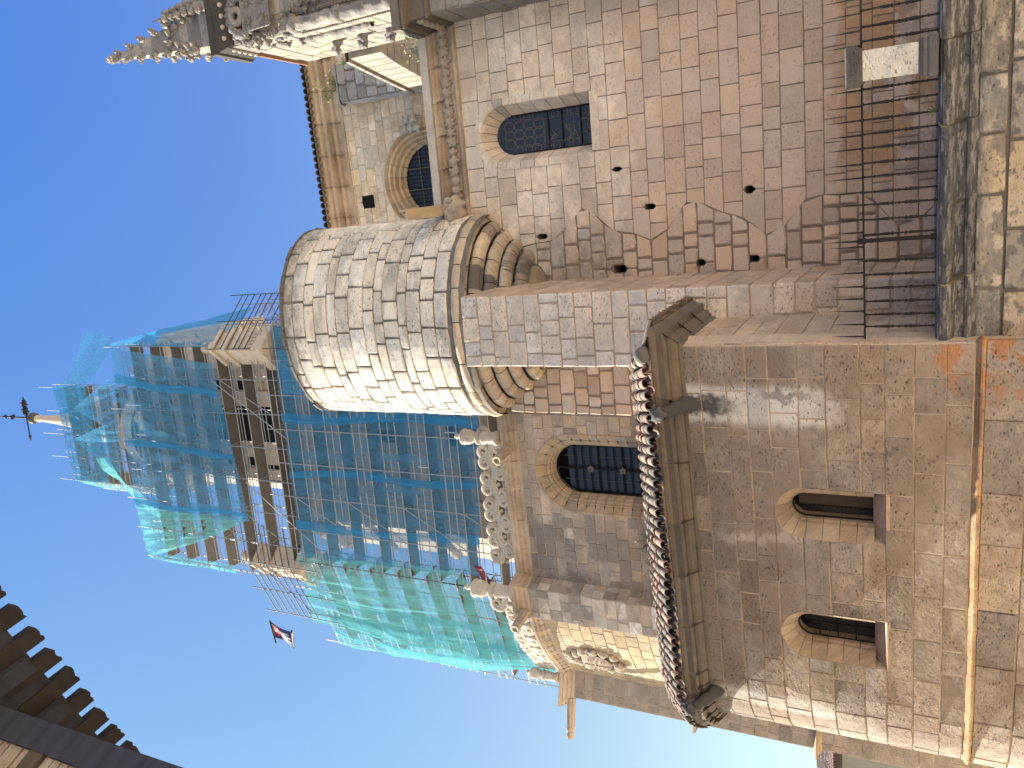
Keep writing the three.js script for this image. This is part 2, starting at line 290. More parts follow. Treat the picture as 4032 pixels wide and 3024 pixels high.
const M = {
  mortar: stoneMat([0, 0, 4, 4], [256, 256], [0.42, 0.34, 0.27], { pit: 0.4, bump: 0.01 }),
  mortarDark: stoneMat([0, 0, 4, 4], [256, 256], [0.22, 0.165, 0.125], { pit: 0.4, bump: 0.012 }),
  revealDark: stoneMat([0, 0, 3, 3], [512, 512], [0.36, 0.27, 0.185], { pit: 0.3, patch: 0.4, patchCol: [0.22, 0.16, 0.11], sx: 0.1 }),
  mortarGrey: stoneMat([0, 0, 4, 4], [256, 256], [0.15, 0.13, 0.11], { pit: 0.4, bump: 0.012 }),
  mortarPale: stoneMat([0, 0, 4, 4], [256, 256], [0.50, 0.40, 0.30], { pit: 0.4, bump: 0.01 }),
  carved: stoneMat([0, 0, 3, 3], [512, 512], [0.44, 0.36, 0.28], { pit: 0.35, patch: 0.35, patchCol: [0.2, 0.17, 0.14] }),
  carvedPale: stoneMat([0, 0, 3, 3], [512, 512], [0.50, 0.44, 0.36], { pit: 0.35, patch: 0.3, patchCol: [0.34, 0.32, 0.29] }),
  carvedGrey: stoneMat([0, 0, 3, 3], [512, 512], [0.42, 0.39, 0.35], { pit: 0.6, patch: 0.55, patchCol: [0.13, 0.125, 0.12] }),
  cornice: stoneMat([0, 0, 3, 3], [512, 512], [0.42, 0.33, 0.25], { pit: 0.3, patch: 0.4, patchCol: [0.2, 0.15, 0.11] }),
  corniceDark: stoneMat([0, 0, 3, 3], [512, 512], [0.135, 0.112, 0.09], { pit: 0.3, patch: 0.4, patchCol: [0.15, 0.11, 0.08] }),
  surround: stoneMat([0, 0, 3, 3], [512, 512], [0.48, 0.37, 0.255], { pit: 0.25, patch: 0.3, patchCol: [0.46, 0.3, 0.16], sx: 0.1 }),
  iron: plain(0x1c1311, 0.8, 0.1), darkIron: plain(0x16130f, 0.7, 0.4), lead: plain(0x6d6a62, 0.6, 0.2), dark: plain(0x060606, 1),
  glass: new THREE.MeshPhysicalMaterial({ color: new THREE.Color().setRGB(0.018, 0.024, 0.04), roughness: 0.3, metalness: 0, specularIntensity: 1, ior: 1.5 }),
  leafGreen: plain(new THREE.Color().setRGB(0.06, 0.10, 0.03), 0.8, 0, { side: THREE.DoubleSide }),
  steel: plain(new THREE.Color().setRGB(0.24, 0.26, 0.29), 0.5, 0.2), steelDark: plain(new THREE.Color().setRGB(0.035, 0.04, 0.05), 0.7), deck: plain(new THREE.Color().setRGB(0.10, 0.095, 0.088), 0.85),
};
const bigFlat = (b, o) => plain(new THREE.Color().setRGB(...b), 0.95, 0, o);

// ---------------------------------------------------------------- ground and the street behind the camera
{
  const g = new THREE.PlaneGeometry(1400, 1400, 1, 1).rotateX(-Math.PI / 2), gm = stoneMat([0, 0, 6, 6], [512, 512], [0.66, 0.55, 0.43], { pit: 0.3, bump: 0.01 });
  g.setAttribute('uv', new THREE.Float32BufferAttribute(g.attributes.position.array.reduce((a, _, i, p) => (i % 3 === 0 ? a.push(p[i], p[i + 2]) : 0, a), []), 2)); withColor(g);
  const m = shadows(new THREE.Mesh(g, gm)); m.name = 'ground'; m.userData = { kind: 'structure', label: 'pale stone paved street in front of the church' }; scene.add(m);
}

// ---------------------------------------------------------------- frames of the church walls
const WA = frame(2.459, -17.724, 12);   // tall wall with the stained window
const PF = frame(1.322, -15.293, 12);   // face of the square pier
const FA = frame(0.6696, -12.9827, 21); // low building with two small windows; u = 0 at its right corner
const TE = frame(0.633, -13.135, 19.5); // terrace wall; u = 0 at its left end
const KA = frame(-0.353, -20.366, 15);  // chapel wall with the barred window
const NA = frame(6.849, -23.947, 14.5); // high wall with the round window

// ---- the tall church wall
{
  const winO = { uc: 3.645, w: 0.66, v0: 8.56, vs: 10.83 }, putlog = [[0.26, 8.1, 0.09, 0.16], [1.62, 7.3, 0.06, 0.12], [2.52, 8.05, 0.05, 0.12], [0.3, 6.2, 0.07, 0.1], [1.78, 5.1, 0.08, 0.11], [0.32, 5.05, 0.07, 0.1], [1.15, 10.05, 0.06, 0.13]];
  const holes = [winO, ...putlog.map(([uc, v, w, h]) => ({ rect: 1, uc, w, v0: v - h, v1: v + h }))];
  const mat = stoneMat([-3.4, 1.4, 10.6, 11.2], [1024, 1024], [0.69, 0.575, 0.455], {
    pit: 0.5, patch: 0.4, patchCol: [0.43, 0.33, 0.25],
    stains: (u, v, c, f, m) => {
      blend(c, [0.45, 0.37, 0.30], 0.7 * sstep(1.9, 0.9, u + (m - 0.5) * 1.2)); // the older masonry to the left
      blend(c, [0.58, 0.43, 0.32], 0.75 * sstep(9.2, 6.6, v + (m - 0.5) * 1.6));
      const rust = sstep(3.9, 3.1, v + (m - 0.5) * 0.9) * sstep(0.9, 2.4, u) * sstep(0.32, 0.5, m); blend(c, [0.43, 0.24, 0.10], rust * 0.75);
      const grey = sstep(0.62, 0.7, nz(u * 0.5 + 0.3, v * 0.35)) * sstep(3.3, 2.2, v); blend(c, [0.27, 0.25, 0.23], grey * 0.6);
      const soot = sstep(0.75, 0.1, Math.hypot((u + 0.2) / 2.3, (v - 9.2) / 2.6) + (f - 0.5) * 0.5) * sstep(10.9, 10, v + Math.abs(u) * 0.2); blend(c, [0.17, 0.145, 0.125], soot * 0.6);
      const topDark = sstep(11.3, 11.9, v + (m - 0.5) * 0.8) * (0.35 + 0.4 * sstep(0.4, 0.6, nz(u * 0.3, 0.2))); blend(c, [0.24, 0.19, 0.155], topDark * 0.6);  // wall gets darker towards the top, below the cornice
      const ring = sstep(0.2, 0.0, Math.abs(Math.hypot(u - 3.65, v - 10.85) - 0.95)) * sstep(10.4, 10.9, v); blend(c, [0.56, 0.48, 0.40], ring * 0.5);
    } });
  const w = thing('church_wall', 'tall tan ashlar church wall with a narrow arched stained window above the iron railing', 'wall', WA(2, 1.5));
  part(w, 'mortar_bed', slab(WA, [[-3.3, 1.4], [7, 1.4], [7, 12.1], [-3.3, 12.1]], holes, -2.2, 0), M.mortarDark);
  part(w, 'inner_core', boxMap(WA, -3.2, 6.9, 1.5, 12, -2.3, -0.5), M.dark);
  // right: large even ashlar
  const edge = (v) => 1.25 + 0.36 * Math.sin(v * 2.3) + 0.12 * Math.sin(v * 5.1);
  const lvR = levelsOf(1.5, 12.02, 0.405, [winO.v0, 11.49]);
  const stones = masonry({ levels: lvR, uA: edge, uB: 6.98, holes, len: [0.38, 0.78], joint: 0.014 });
  const tR = tinter(0.085, 0.035, 0.05, [0.9, 0.88, 0.86]);
  layStones(w, WA, stones, mat, { tint: tR, d: 0.014, bev: 0.01, rough: 0.006, most: 235 });
  // left: older, smaller, rougher stones
  const old = masonry({ levels: levelsOf(1.5, 11.3, 0.36), uA: -3.28, uB: (v) => edge(v) + 0.01, holes, len: [0.26, 0.62], joint: 0.022 });
  layStones(w, WA, old, mat, { tint: tinter(0.16, 0.07, 0.08, [0.86, 0.84, 0.84]), d: 0.022, bev: 0.03, rough: 0.022, name: 'rubble_block', restName: 'small_rubble_block', most: 220 });
  // the stained window
  const win = sub(w, 'stained_window');
  const inner = { ...winO }; const st = [{ w: 0.84, n: 0.03 }, { w: 0.68, n: 0.035 }, { w: 0.66, n: 0.02 }, { w: 0.455, n: -0.46 }];
  archSurround(win, WA, { ...winO, v0: 8.6 }, st, mat, { jamb: 6, arch: 9, tint: tinter(0.12, 0.03), gap: 0.015 });
  part(win, 'sill', boxMap(WA, 3.0, 4.3, 8.4, 8.6, -0.5, 0.025), mat);
  const gw = 0.46, panes = [[8.6, 9.02], [9.02, 9.5], [9.5, 9.86], [9.86, 10.83 + gw]];
  for (const [a, b] of panes) {
    const sh = new THREE.Shape(); if (b < 10.83) { sh.moveTo(-gw, a + 0.01); sh.lineTo(gw, a + 0.01); sh.lineTo(gw, b - 0.01); sh.lineTo(-gw, b - 0.01); } else { sh.moveTo(-gw, a + 0.01); sh.lineTo(gw, a + 0.01); sh.lineTo(gw, 10.83); sh.absarc(0, 10.83, gw, 0, Math.PI, false); }
    const g = new THREE.ExtrudeGeometry(sh, { depth: 0.012, bevelEnabled: false, curveSegments: 16 }), P = g.attributes.position; for (let i = 0; i < P.count; i++) { const q = WA(3.645 + P.getX(i), P.getY(i), -0.47 + P.getZ(i)); P.setXYZ(i, q.x, q.y, q.z); } g.computeVertexNormals();
    part(win, 'glass_panel', g, M.glass);
    if (b < 10.83) part(win, 'saddle_bar', bar(WA(3.2, b, -0.43), WA(4.09, b, -0.43), 0.016), M.darkIron);
  }
  for (const s of [-1, 1]) part(win, 'window_frame', boxMap(WA, 3.645 + s * 0.45 - 0.02, 3.645 + s * 0.45 + 0.02, 8.6, 10.85, -0.47, -0.42), M.darkIron);
  // lead lines: octagons and squares below and round a picture field
  const came = [], L = (a, b) => came.push(bar(WA(3.645 + a[0], a[1], -0.448), WA(3.645 + b[0], b[1], -0.448), 0.0095, 4));
  const cell = (cx, cy, r) => { const k = r * 0.42, q = [[-k, -r], [k, -r], [r, -k], [r, k], [k, r], [-k, r], [-r, k], [-r, -k]]; q.forEach((p, i) => { const n = q[(i + 1) % 8]; L([cx + p[0], cy + p[1]], [cx + n[0], cy + n[1]]); }); };
  for (let i = -1; i <= 1; i++) for (let j = 0; j < 2; j++) cell(i * 0.3, 8.72 + j * 0.22, 0.14);
  for (let j = 0; j < 7; j++) for (const i of [-1, 1]) { const y = 9.18 + j * 0.25; if (y < 10.95) cell(i * 0.36, y, 0.09); }
  for (let i = -1; i <= 1; i++) for (let j = 0; j < 4; j++) { const y = 10.12 + j * 0.27; if (Math.hypot(i * 0.27, Math.max(0, y - 10.83)) < 0.34) cell(i * 0.2, y, 0.12); }
  for (const [a, b] of [[[-0.27, 9.05], [-0.27, 9.98]], [[0.27, 9.05], [0.27, 9.98]], [[-0.27, 9.98], [0.27, 9.98]], [[-0.2, 9.2], [0.24, 9.2]]]) L(a, b);
  let px = -0.2, py = 9.25; for (let k = 0; k < 34; k++) { const nx = clamp(px + rr(-0.13, 0.15), -0.26, 0.26), ny = clamp(py + rr(-0.12, 0.13), 9.1, 9.95); L([px, py], [nx, ny]); px = nx; py = ny; if (k % 7 === 6) { px = rr(-0.2, 0.2); py = rr(9.2, 9.85); } }
  part(win, 'lead_came', merge(came), M.lead);
  // cornice with its carved frieze, turning out round the pinnacle buttress
  const cor = sub(w, 'carved_cornice');
  const path = [WA.xz(-0.2, 0), WA.xz(6.4, 0), WA.xz(6.4, 1.05), WA.xz(8.6, 1.05)];
  const tc = tinter(0.12, 0.05, 0.15, [0.7, 0.68, 0.66]);
  moulding(cor, 'cornice_stone', path, [[0, 11.94], [0.09, 11.98], [0.11, 12.04], [0.07, 12.08], [0.06, 12.1], [0.06, 12.46], [0.09, 12.48], [0.13, 12.5], [0.13, 12.53], [0.2, 12.57], [0.235, 12.63], [0.2, 12.66]], M.cornice, { stone: 0.78, tint: (r) => r > 6.6 ? tc().map((x) => x * 0.33) : tc() });  // stones round the buttress tinted dark, their shade put into the colour
  moulding(cor, 'gutter_stone', path, [[0.19, 12.66], [0.26, 12.67], [0.265, 12.88], [0.2, 12.92], [-0.6, 12.95]], M.carvedPale, { stone: 1.6, tint: (r) => r > 6.7 ? [0.3, 0.3, 0.3] : [rr(0.9, 1.05), rr(0.92, 1.02), 1] });  // same darkened tint standing for shade past the corner
  for (let u = 1.75, k = 0; u < 6.25; u += 0.235, k++) {
    part(cor, 'carved_boss', lump(WA(u, 12.28, 0.08), WA.n, rr(0.11, 0.15), 0.7, pick([4, 5, 6, 8]), pick([0.1, 0.35, 0.3]), 16), M.cornice);
    if (k % 3 === 2) part(cor, 'carved_leaf', merge([0, 1, 2, 3, 4].map((i) => lump(WA(u + 0.02 + Math.cos(i * 1.3) * 0.1, 12.28 + Math.sin(i * 1.3) * 0.1, 0.12), WA.n, 0.06, 0.6, 3, 0.4, 9))), M.cornice);
  }
  for (let k = 0; k < 4; k++) part(cor, 'carved_boss', lump(WA(6.33, 12.28, 0.2 + k * 0.25), WA.t.clone().negate(), 0.12, 0.7, 5, 0.3, 14), M.cornice);
}
// grotesque head with a stone spout where the cornice meets the turret
{
  const t = thing('waterspout', 'pale stone trough spout above a carved head beside the round turret', 'waterspout', WA(2.0, 12.2, 0.25));
  const h = lump(WA(2.0, 12.28, 0.3), WA.n, 0.33, 0.75, 7, 0.12, 22); part(t, 'carved_head', h, M.carved);
  part(t, 'face', merge([[-0.1, 0.07, 0.07], [0.1, 0.07, 0.07], [0, -0.02, 0.08], [0, -0.15, 0.1], [-0.22, 0, 0.09], [0.22, 0, 0.09]].map(([a, b, r]) => lump(WA(2.0 + a, 12.28 + b, 0.52), WA.n, r, 0.6, 4, 0.2, 9))), M.carved);
  const d0 = WA(2.02, 12.5, 0.25), d1 = WA(1.93, 12.72, 1.7), side = WA.t;
  const trough = (w0, w1, y0, y1) => { const m = new Mesher(), c = (p, s, y) => p.clone().addScaledVector(side, s).add(V(0, y, 0)); const q = [c(d0, w0, y0), c(d0, w1, y0), c(d0, w1, y1), c(d0, w0, y1), c(d1, w0, y0), c(d1, w1, y0), c(d1, w1, y1), c(d1, w0, y1)]; for (const f of [[0, 1, 2, 3], [5, 4, 7, 6], [4, 0, 3, 7], [1, 5, 6, 2], [3, 2, 6, 7], [4, 5, 1, 0]]) m.quad(...f.map((i) => q[i]), [0, 0], [.3, 0], [.3, .3], [0, .3]); return m.geo(); };
  part(t, 'spout', merge([trough(-0.13, 0.13, 0, 0.06), trough(-0.13, -0.08, 0.06, 0.26), trough(0.08, 0.13, 0.06, 0.26)]), M.surround);
}
// ---- round turret on corbel rings
{
  const c = WA.xz(-0.75, -0.05), a = 2.56, b = 1.78;
  const ell = (ra, rb) => { // angle along an ellipse; u = angle * 2.2 so that stones keep their size
    const f = (u, v, o = 0) => { const th = u / 2.25, nx = Math.sin(th) / ra, nzz = Math.cos(th) / rb, l = Math.hypot(nx, nzz), x = Math.sin(th) * ra + nx / l * o, z = Math.cos(th) * rb + nzz / l * o; return V(c[0] + WA.t.x * x + WA.n.x * z, v, c[1] + WA.t.z * x + WA.n.z * z); };
    return f;
  };
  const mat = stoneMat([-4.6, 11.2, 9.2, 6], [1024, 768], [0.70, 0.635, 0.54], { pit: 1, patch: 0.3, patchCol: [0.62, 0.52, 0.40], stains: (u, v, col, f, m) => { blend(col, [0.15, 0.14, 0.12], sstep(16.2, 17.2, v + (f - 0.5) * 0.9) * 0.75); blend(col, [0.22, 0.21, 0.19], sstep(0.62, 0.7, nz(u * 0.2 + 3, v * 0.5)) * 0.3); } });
  const t = thing('round_turret', 'round stone stair turret bulging from the church wall on corbel rings', 'turret', V(c[0], 9.8, c[1]));
  const map = ell(a, b), UE = 2.25 * Math.PI * 0.56;
  part(t, 'mortar_bed', smoothGrid((s, v) => map(-UE + 2 * UE * s, 11.4 + v * 5.65, 0), 40, 1, (s, v) => [-UE + 2 * UE * s, 11.4 + 5.65 * v]), M.mortarGrey);
  const lv = levelsOf(11.86, 17.05, 0.37, [], 0.24); const stones = masonry({ levels: lv, uA: -UE, uB: UE, len: [0.38, 1.0], joint: 0.028 });
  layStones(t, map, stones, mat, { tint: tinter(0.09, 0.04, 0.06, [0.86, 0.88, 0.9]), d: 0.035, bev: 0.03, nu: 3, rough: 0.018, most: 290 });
  // thin broken capping slabs
  for (let k = 0; k < 18; k++) { const u0 = -UE + 2 * UE * k / 18, u1 = -UE + 2 * UE * (k + 1) / 18 - 0.02, j = rr(-0.03, 0.03), ou = 0.09 + rr(-0.03, 0.03), m = new Mesher(); const P = (s, v, o) => map(u0 + (u1 - u0) * s, v, o); for (let i = 0; i < 2; i++) { const s0 = i / 2, s1 = (i + 1) / 2; for (const [v0, o0, v1, o1] of [[17.04, -0.3, 17.04, ou], [17.04, ou, 17.11 + j, ou], [17.11 + j, ou, 17.2 + j, -0.4]]) m.quad(P(s0, v0, o0), P(s1, v0, o0), P(s1, v1, o1), P(s0, v1, o1), [u0, v0], [u1, v0], [u1, v1], [u0, v1], [0.5, 0.5, 0.5]); } part(t, 'capping_slab', m.geo(), mat); }
  part(t, 'turret_roof', smoothGrid((s, v) => map(-UE + 2 * UE * s, 17.18 + v * 0.5, -0.3 - v * 1.3), 30, 2), M.mortarGrey);
  // the corbel: six rounded rings growing smaller downwards, cut into stones
  const rings = [[2.6, 1.80, 11.86, 11.46], [2.36, 1.62, 11.48, 11.15], [2.1, 1.42, 11.17, 10.86], [1.88, 1.2, 10.88, 10.58], [1.62, 0.95, 10.6, 10.28]];
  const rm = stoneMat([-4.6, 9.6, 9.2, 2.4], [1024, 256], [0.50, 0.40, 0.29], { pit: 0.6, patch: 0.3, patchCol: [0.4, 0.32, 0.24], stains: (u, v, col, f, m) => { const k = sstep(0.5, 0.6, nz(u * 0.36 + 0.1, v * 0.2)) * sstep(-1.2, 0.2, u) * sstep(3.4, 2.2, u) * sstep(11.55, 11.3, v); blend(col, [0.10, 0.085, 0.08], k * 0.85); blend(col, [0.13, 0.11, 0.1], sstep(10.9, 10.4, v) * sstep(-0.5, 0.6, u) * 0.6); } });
  for (const [ra, rb, top, bot] of rings) {
    const h = top - bot, mp = ell(ra - 0.17, rb - 0.17), nS = Math.round(7 + ra * 2.2); let u = -UE * 0.93;
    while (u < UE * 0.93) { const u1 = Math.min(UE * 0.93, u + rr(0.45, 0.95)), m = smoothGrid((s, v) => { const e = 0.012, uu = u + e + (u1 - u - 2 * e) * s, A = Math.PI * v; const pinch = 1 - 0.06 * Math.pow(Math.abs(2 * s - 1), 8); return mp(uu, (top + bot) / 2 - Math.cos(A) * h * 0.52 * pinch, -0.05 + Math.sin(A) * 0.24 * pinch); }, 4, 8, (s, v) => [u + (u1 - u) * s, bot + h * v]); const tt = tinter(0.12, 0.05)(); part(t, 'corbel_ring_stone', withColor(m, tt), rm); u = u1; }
    part(t, 'ring_core', smoothGrid((s, v) => mp(-UE + 2 * UE * s, bot - 0.02 + (h + 0.06) * v, -0.04), 24, 1, (s, v) => [-UE + 2 * UE * s, bot + h * v]), M.mortarGrey);
  }
  part(t, 'corbel_foot', withColor(smoothGrid((s, v) => { const th = -Math.PI / 2 + Math.PI * s, A = Math.PI / 2 * v, r = Math.cos(A); return V(c[0], 10.3 - Math.sin(A) * 0.44, c[1]).addScaledVector(WA.t, Math.sin(th) * 1.28 * r).addScaledVector(WA.n, Math.cos(th) * 0.72 * r + 0.02); }, 18, 8, (s, v) => [s * 3 - 1, 10.3 - v * 0.5]), [0.8, 0.78, 0.75]), rm);
}
// ---- square pier in front of the turret
{
  const side = [Math.sin(14 * RAD), -Math.cos(14 * RAD)], L0 = PF.xz(-0.945, 0), R0 = PF.xz(0.575, 0), back = 2.75;
  const mat = stoneMat([-1, 1.4, 2.6, 9.8], [384, 1024], [0.64, 0.56, 0.475], { pit: 0.9, patch: 0.3, patchCol: [0.46, 0.40, 0.34], stains: (u, v, c, f, m) => { blend(c, [0.40, 0.27, 0.16], sstep(4.9, 3.4, v) * 0.35); blend(c, [0.3, 0.29, 0.28], sstep(3.0, 2.4, v) * 0.5); } });
  const smat = stoneMat([0, 1.4, 3, 9.8], [384, 1024], [0.52, 0.385, 0.28], { pit: 0.5, patch: 0.3 });
  const t = thing('stone_pier', 'square pale stone pier standing in front of the round turret', 'pier', PF(-0.2, 0));
  const RS = pathMap([R0, [R0[0] + side[0] * back, R0[1] + side[1] * back]]), LS = pathMap([[L0[0] + side[0] * back, L0[1] + side[1] * back], L0]);
  { const m = new Mesher(), q = [L0, R0, [R0[0] + side[0] * back, R0[1] + side[1] * back], [L0[0] + side[0] * back, L0[1] + side[1] * back]], P = (i, y) => V(q[i % 4][0], y, q[i % 4][1]); for (let i = 0; i < 4; i++) m.quad(P(i, 0), P(i + 1, 0), P(i + 1, 10.9), P(i, 10.9), [i, 0], [i + 1, 0], [i + 1, 10.9], [i, 10.9]); m.quad(P(0, 10.9), P(1, 10.9), P(2, 10.9), P(3, 10.9), [0, 0], [1, 0], [1, 1], [0, 1]); part(t, 'mortar_bed', m.geo(), M.mortar); }
  const lv = levelsOf(1.5, 10.92, 0.4);
  layStones(t, PF, masonry({ levels: lv, uA: -0.97, uB: 0.6, len: [0.3, 0.75], joint: 0.02 }), mat, { tint: tinter(0.1, 0.045, 0.08, [0.84, 0.84, 0.86]), d: 0.024, bev: 0.022, rough: 0.015, most: 150 });
  layStones(t, RS, masonry({ levels: lv, uA: 0.0, uB: back, len: [0.5, 1.0], joint: 0.02 }), smat, { tint: tinter(0.12, 0.05), d: 0.02, bev: 0.018, name: 'side_stone', restName: 'small_side_stone', most: 100 });
  layStones(t, LS, masonry({ levels: lv.filter((v) => v > 5.4), uA: 0.0, uB: back, len: [0.5, 1.0], joint: 0.02 }), smat, { tint: tinter(0.12, 0.05), d: 0.02, bev: 0.018, name: 'side_stone', restName: 'small_side_stone', most: 60 });
}

// ---- low building with the rounded left end
const UB = 6.45, RC = 2.25; // the rounded end starts at u = -UB
const lowMap = (() => {
  const f = (u, v, o = 0) => { if (u >= -UB) return FA(u, v, o); const a = (-UB - u) / RC, c = FA(-UB, 0, -RC), r = RC + o; return V(c.x + (FA.n.x * Math.cos(a) - FA.t.x * Math.sin(a)) * r, v, c.z + (FA.n.z * Math.cos(a) - FA.t.z * Math.sin(a)) * r); };
  return f;
})();
const RET = [Math.sin(15.5 * RAD), -Math.cos(15.5 * RAD)], RDEPTH = 2.45;
const C0 = FA.xz(0, 0), lowReturn = pathMap([C0, [C0[0] + RET[0] * RDEPTH, C0[1] + RET[1] * RDEPTH]]);
const lowPlan = [...Array.from({ length: 15 }, (_, i) => { const q = lowMap(-UB - RC * 2.0 * (14 - i) / 14, 0, 0); return [q.x, q.z]; }), FA.xz(-3.2, 0), C0, [C0[0] + RET[0] * RDEPTH, C0[1] + RET[1] * RDEPTH]];
{
  const E0 = -UB - RC * 2.0, w1 = { uc: -2.95, w: 0.46, v0: 2.25, vs: 3.48 }, w2 = { uc: -5.36, w: 0.47, v0: 2.25, vs: 3.47 };
  const stains = (u, v, c, f, m) => {
    const wob = (f - 0.5) * 0.25 + (m - 0.5) * 0.3;
    blend(c, [0.24, 0.18, 0.135], 0.62 * sstep(0.46, 0.58, nz(u * 0.2 + 2, v * 0.36 + 5) * 0.7 + f * 0.3) * sstep(1.2, 2.2, v));
    blend(c, [0.23, 0.165, 0.115], 0.6 * sstep(0.48, 0.6, nz(u * 0.35 + 7, v * 0.16 + 1) * 0.7 + f * 0.3) * sstep(2.2, 1.4, v));
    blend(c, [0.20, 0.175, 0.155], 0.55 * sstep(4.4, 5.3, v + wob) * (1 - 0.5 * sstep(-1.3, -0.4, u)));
    // run-off below the water spout: white, with a black head
    const cx = -1.02 - (5.4 - v) * 0.02, run = sstep(0.42 + wob * 0.4, 0.2, Math.abs(u - cx)) * sstep(2.6, 3.4, v + wob); blend(c, [0.66, 0.64, 0.6], run * 0.9);
    blend(c, [0.045, 0.045, 0.05], sstep(0.26, 0.1, Math.abs(u - cx + 0.02) + (f - 0.5) * 0.2) * sstep(4.35, 4.75, v + wob) * 0.92);
    blend(c, [0.05, 0.05, 0.05], sstep(0.12, 0.02, Math.abs(u - cx - 0.2) + (f - 0.5) * 0.3) * sstep(3.1, 3.6, v) * sstep(4.2, 3.9, v) * 0.6);
    const c2 = -7.0 - (5.2 - v) * 0.04, run2 = sstep(0.3 + wob * 0.5, 0.12, Math.abs(u - c2)) * sstep(2.5, 3.6, v + wob); blend(c, [0.56, 0.53, 0.48], run2 * 0.75);
    const cw = sstep(0.16, 0.03, Math.abs(u + 3.5 + (v - 4.3) * 0.12) + (f - 0.5) * 0.2) * sstep(3.2, 3.6, v) * sstep(5.2, 4.6, v); blend(c, [0.52, 0.44, 0.36], cw * 0.6);
    blend(c, [0.36, 0.17, 0.07], sstep(0.55, 0.7, f * 0.5 + nz(u * 0.5, v * 0.7) * 0.6) * sstep(1.9, 1.4, v) * sstep(-1.1, -0.5, u) * 0.8);
    blend(c, [0.09, 0.08, 0.075], sstep(0.1, 0.02, Math.abs(u + 1.75 + Math.sin(v * 6) * 0.05) + (f - 0.4) * 0.3) * sstep(1.9, 2.1, v) * sstep(2.9, 2.5, v) * 0.6);
  };
  const mat = stoneMat([E0 - 0.1, -0.1, -E0 + 0.2, 5.8], [2048, 1024], [0.335, 0.275, 0.22], { pit: 1, patch: 0.65, patchCol: [0.185, 0.145, 0.115], stains, bump: 0.016, grain: 0.5 });
  const rmat = stoneMat([0, 0, 2.6, 5.8], [512, 1024], [0.47, 0.355, 0.265], { pit: 0.7, patch: 0.3, patchCol: [0.33, 0.24, 0.165], bump: 0.014, stains: (u, v, c, f, m) => blend(c, [0.2, 0.165, 0.135], 0.6 * sstep(2.4, 1.6, v + (m - 0.5)) * sstep(0.9, 1.9, u)) });
  const t = thing('low_building', 'low stone church annexe with two small arched windows and a rounded left end', 'building', FA(-3, 0));
  part(t, 'mortar_bed', slab(FA, [[-UB, 0], [0, 0], [0, 5.3], [-UB, 5.3]], [w1, w2], -0.55, 0), M.mortarPale);
  part(t, 'mortar_bed', gridGeo((s, v) => lowMap(-UB + (E0 + UB) * s, v * 5.3, 0), 14, 1, (s, v) => [s * 4, v * 5.3]), M.mortarPale);
  part(t, 'mortar_bed', boxMap(lowReturn, 0.16, RDEPTH, 0, 5.3, -0.5, 0), M.mortar);
  part(t, 'inner_core', boxMap(FA, -UB - 0.5, -0.3, 0, 5.2, -2.4, -0.75), M.dark);
  const lv = [1.085, 1.43, 1.845, 2.25, 2.59, 3.09, 3.5, 3.94, 4.28, 4.615, 5.035, 5.34];
  const st = masonry({ levels: lv, uA: E0, uB: -0.01, holes: [w1, w2], len: [0.42, 1.05], joint: 0.016 });
  layStones(t, lowMap, st, mat, { tint: tinter(0.1, 0.04, 0.06, [0.8, 0.8, 0.82]), d: 0.016, bev: 0.014, nu: 3, rough: 0.006, most: 200 });
  layStones(t, lowReturn, masonry({ levels: lv, uA: 0.0, uB: RDEPTH, len: [0.5, 1.0], joint: 0.016 }), rmat, { tint: tinter(0.08, 0.04), d: 0.016, bev: 0.012, rough: 0.006, name: 'side_stone', restName: 'small_side_stone', most: 60 });
  // plinth and the weathered string course above it
  layStones(t, lowMap, masonry({ levels: [-0.05, 0.4, 0.955], uA: E0, uB: 0.06, len: [0.7, 1.2], joint: 0.018 }), mat, { tint: tinter(0.08, 0.04), d: 0.035, bev: 0.015, nu: 3, rough: 0.008, name: 'plinth_stone', most: 60 });
  moulding(t, 'string_course', lowPlan.slice(0, -1).concat([[C0[0] + RET[0] * 0.15, C0[1] + RET[1] * 0.15]]), [[0, 0.955], [0.06, 0.96], [0.085, 0.99], [0.08, 1.015], [0.045, 1.04], [0.0, 1.085]], mat, { stone: 0.85, tint: () => { const k = rr(0.85, 1.05); return [k * 1.1, k * 0.86, k * 0.6]; }, jog: 0.006 });
  // main cornice
  const tc = tinter(0.12, 0.06, 0.1, [0.72, 0.72, 0.74]);
  const cor = sub(t, 'cornice');
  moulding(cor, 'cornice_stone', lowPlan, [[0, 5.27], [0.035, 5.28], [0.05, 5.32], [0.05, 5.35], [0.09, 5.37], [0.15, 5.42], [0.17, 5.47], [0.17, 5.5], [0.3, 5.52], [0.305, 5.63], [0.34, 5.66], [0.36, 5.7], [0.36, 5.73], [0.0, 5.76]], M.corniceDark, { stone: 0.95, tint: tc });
  // windows
  for (const [o, leaf, lab] of [[w1, true, 'right small window with its shutter half open'], [w2, false, 'left small window with an iron grille']]) {
    const win = sub(t, 'arched_window', lab), a = { ...o, v0: o.v0 + 0.17 };
    archSurround(win, FA, a, [{ w: o.w + 0.012, n: 0.018 }, { w: o.w - 0.01, n: 0.0 }, { w: o.w - 0.05, n: -0.04 }, { w: o.w - 0.14, n: -0.16 }, { w: o.w - 0.175, n: -0.2 }, { w: o.w - 0.185, n: -0.26 }, { w: o.w - 0.215, n: -0.28 }, { w: o.w - 0.24, n: -0.5 }], M.revealDark, { jamb: 4, arch: 7, tint: tinter(0.12, 0.05), gap: 0.008 });
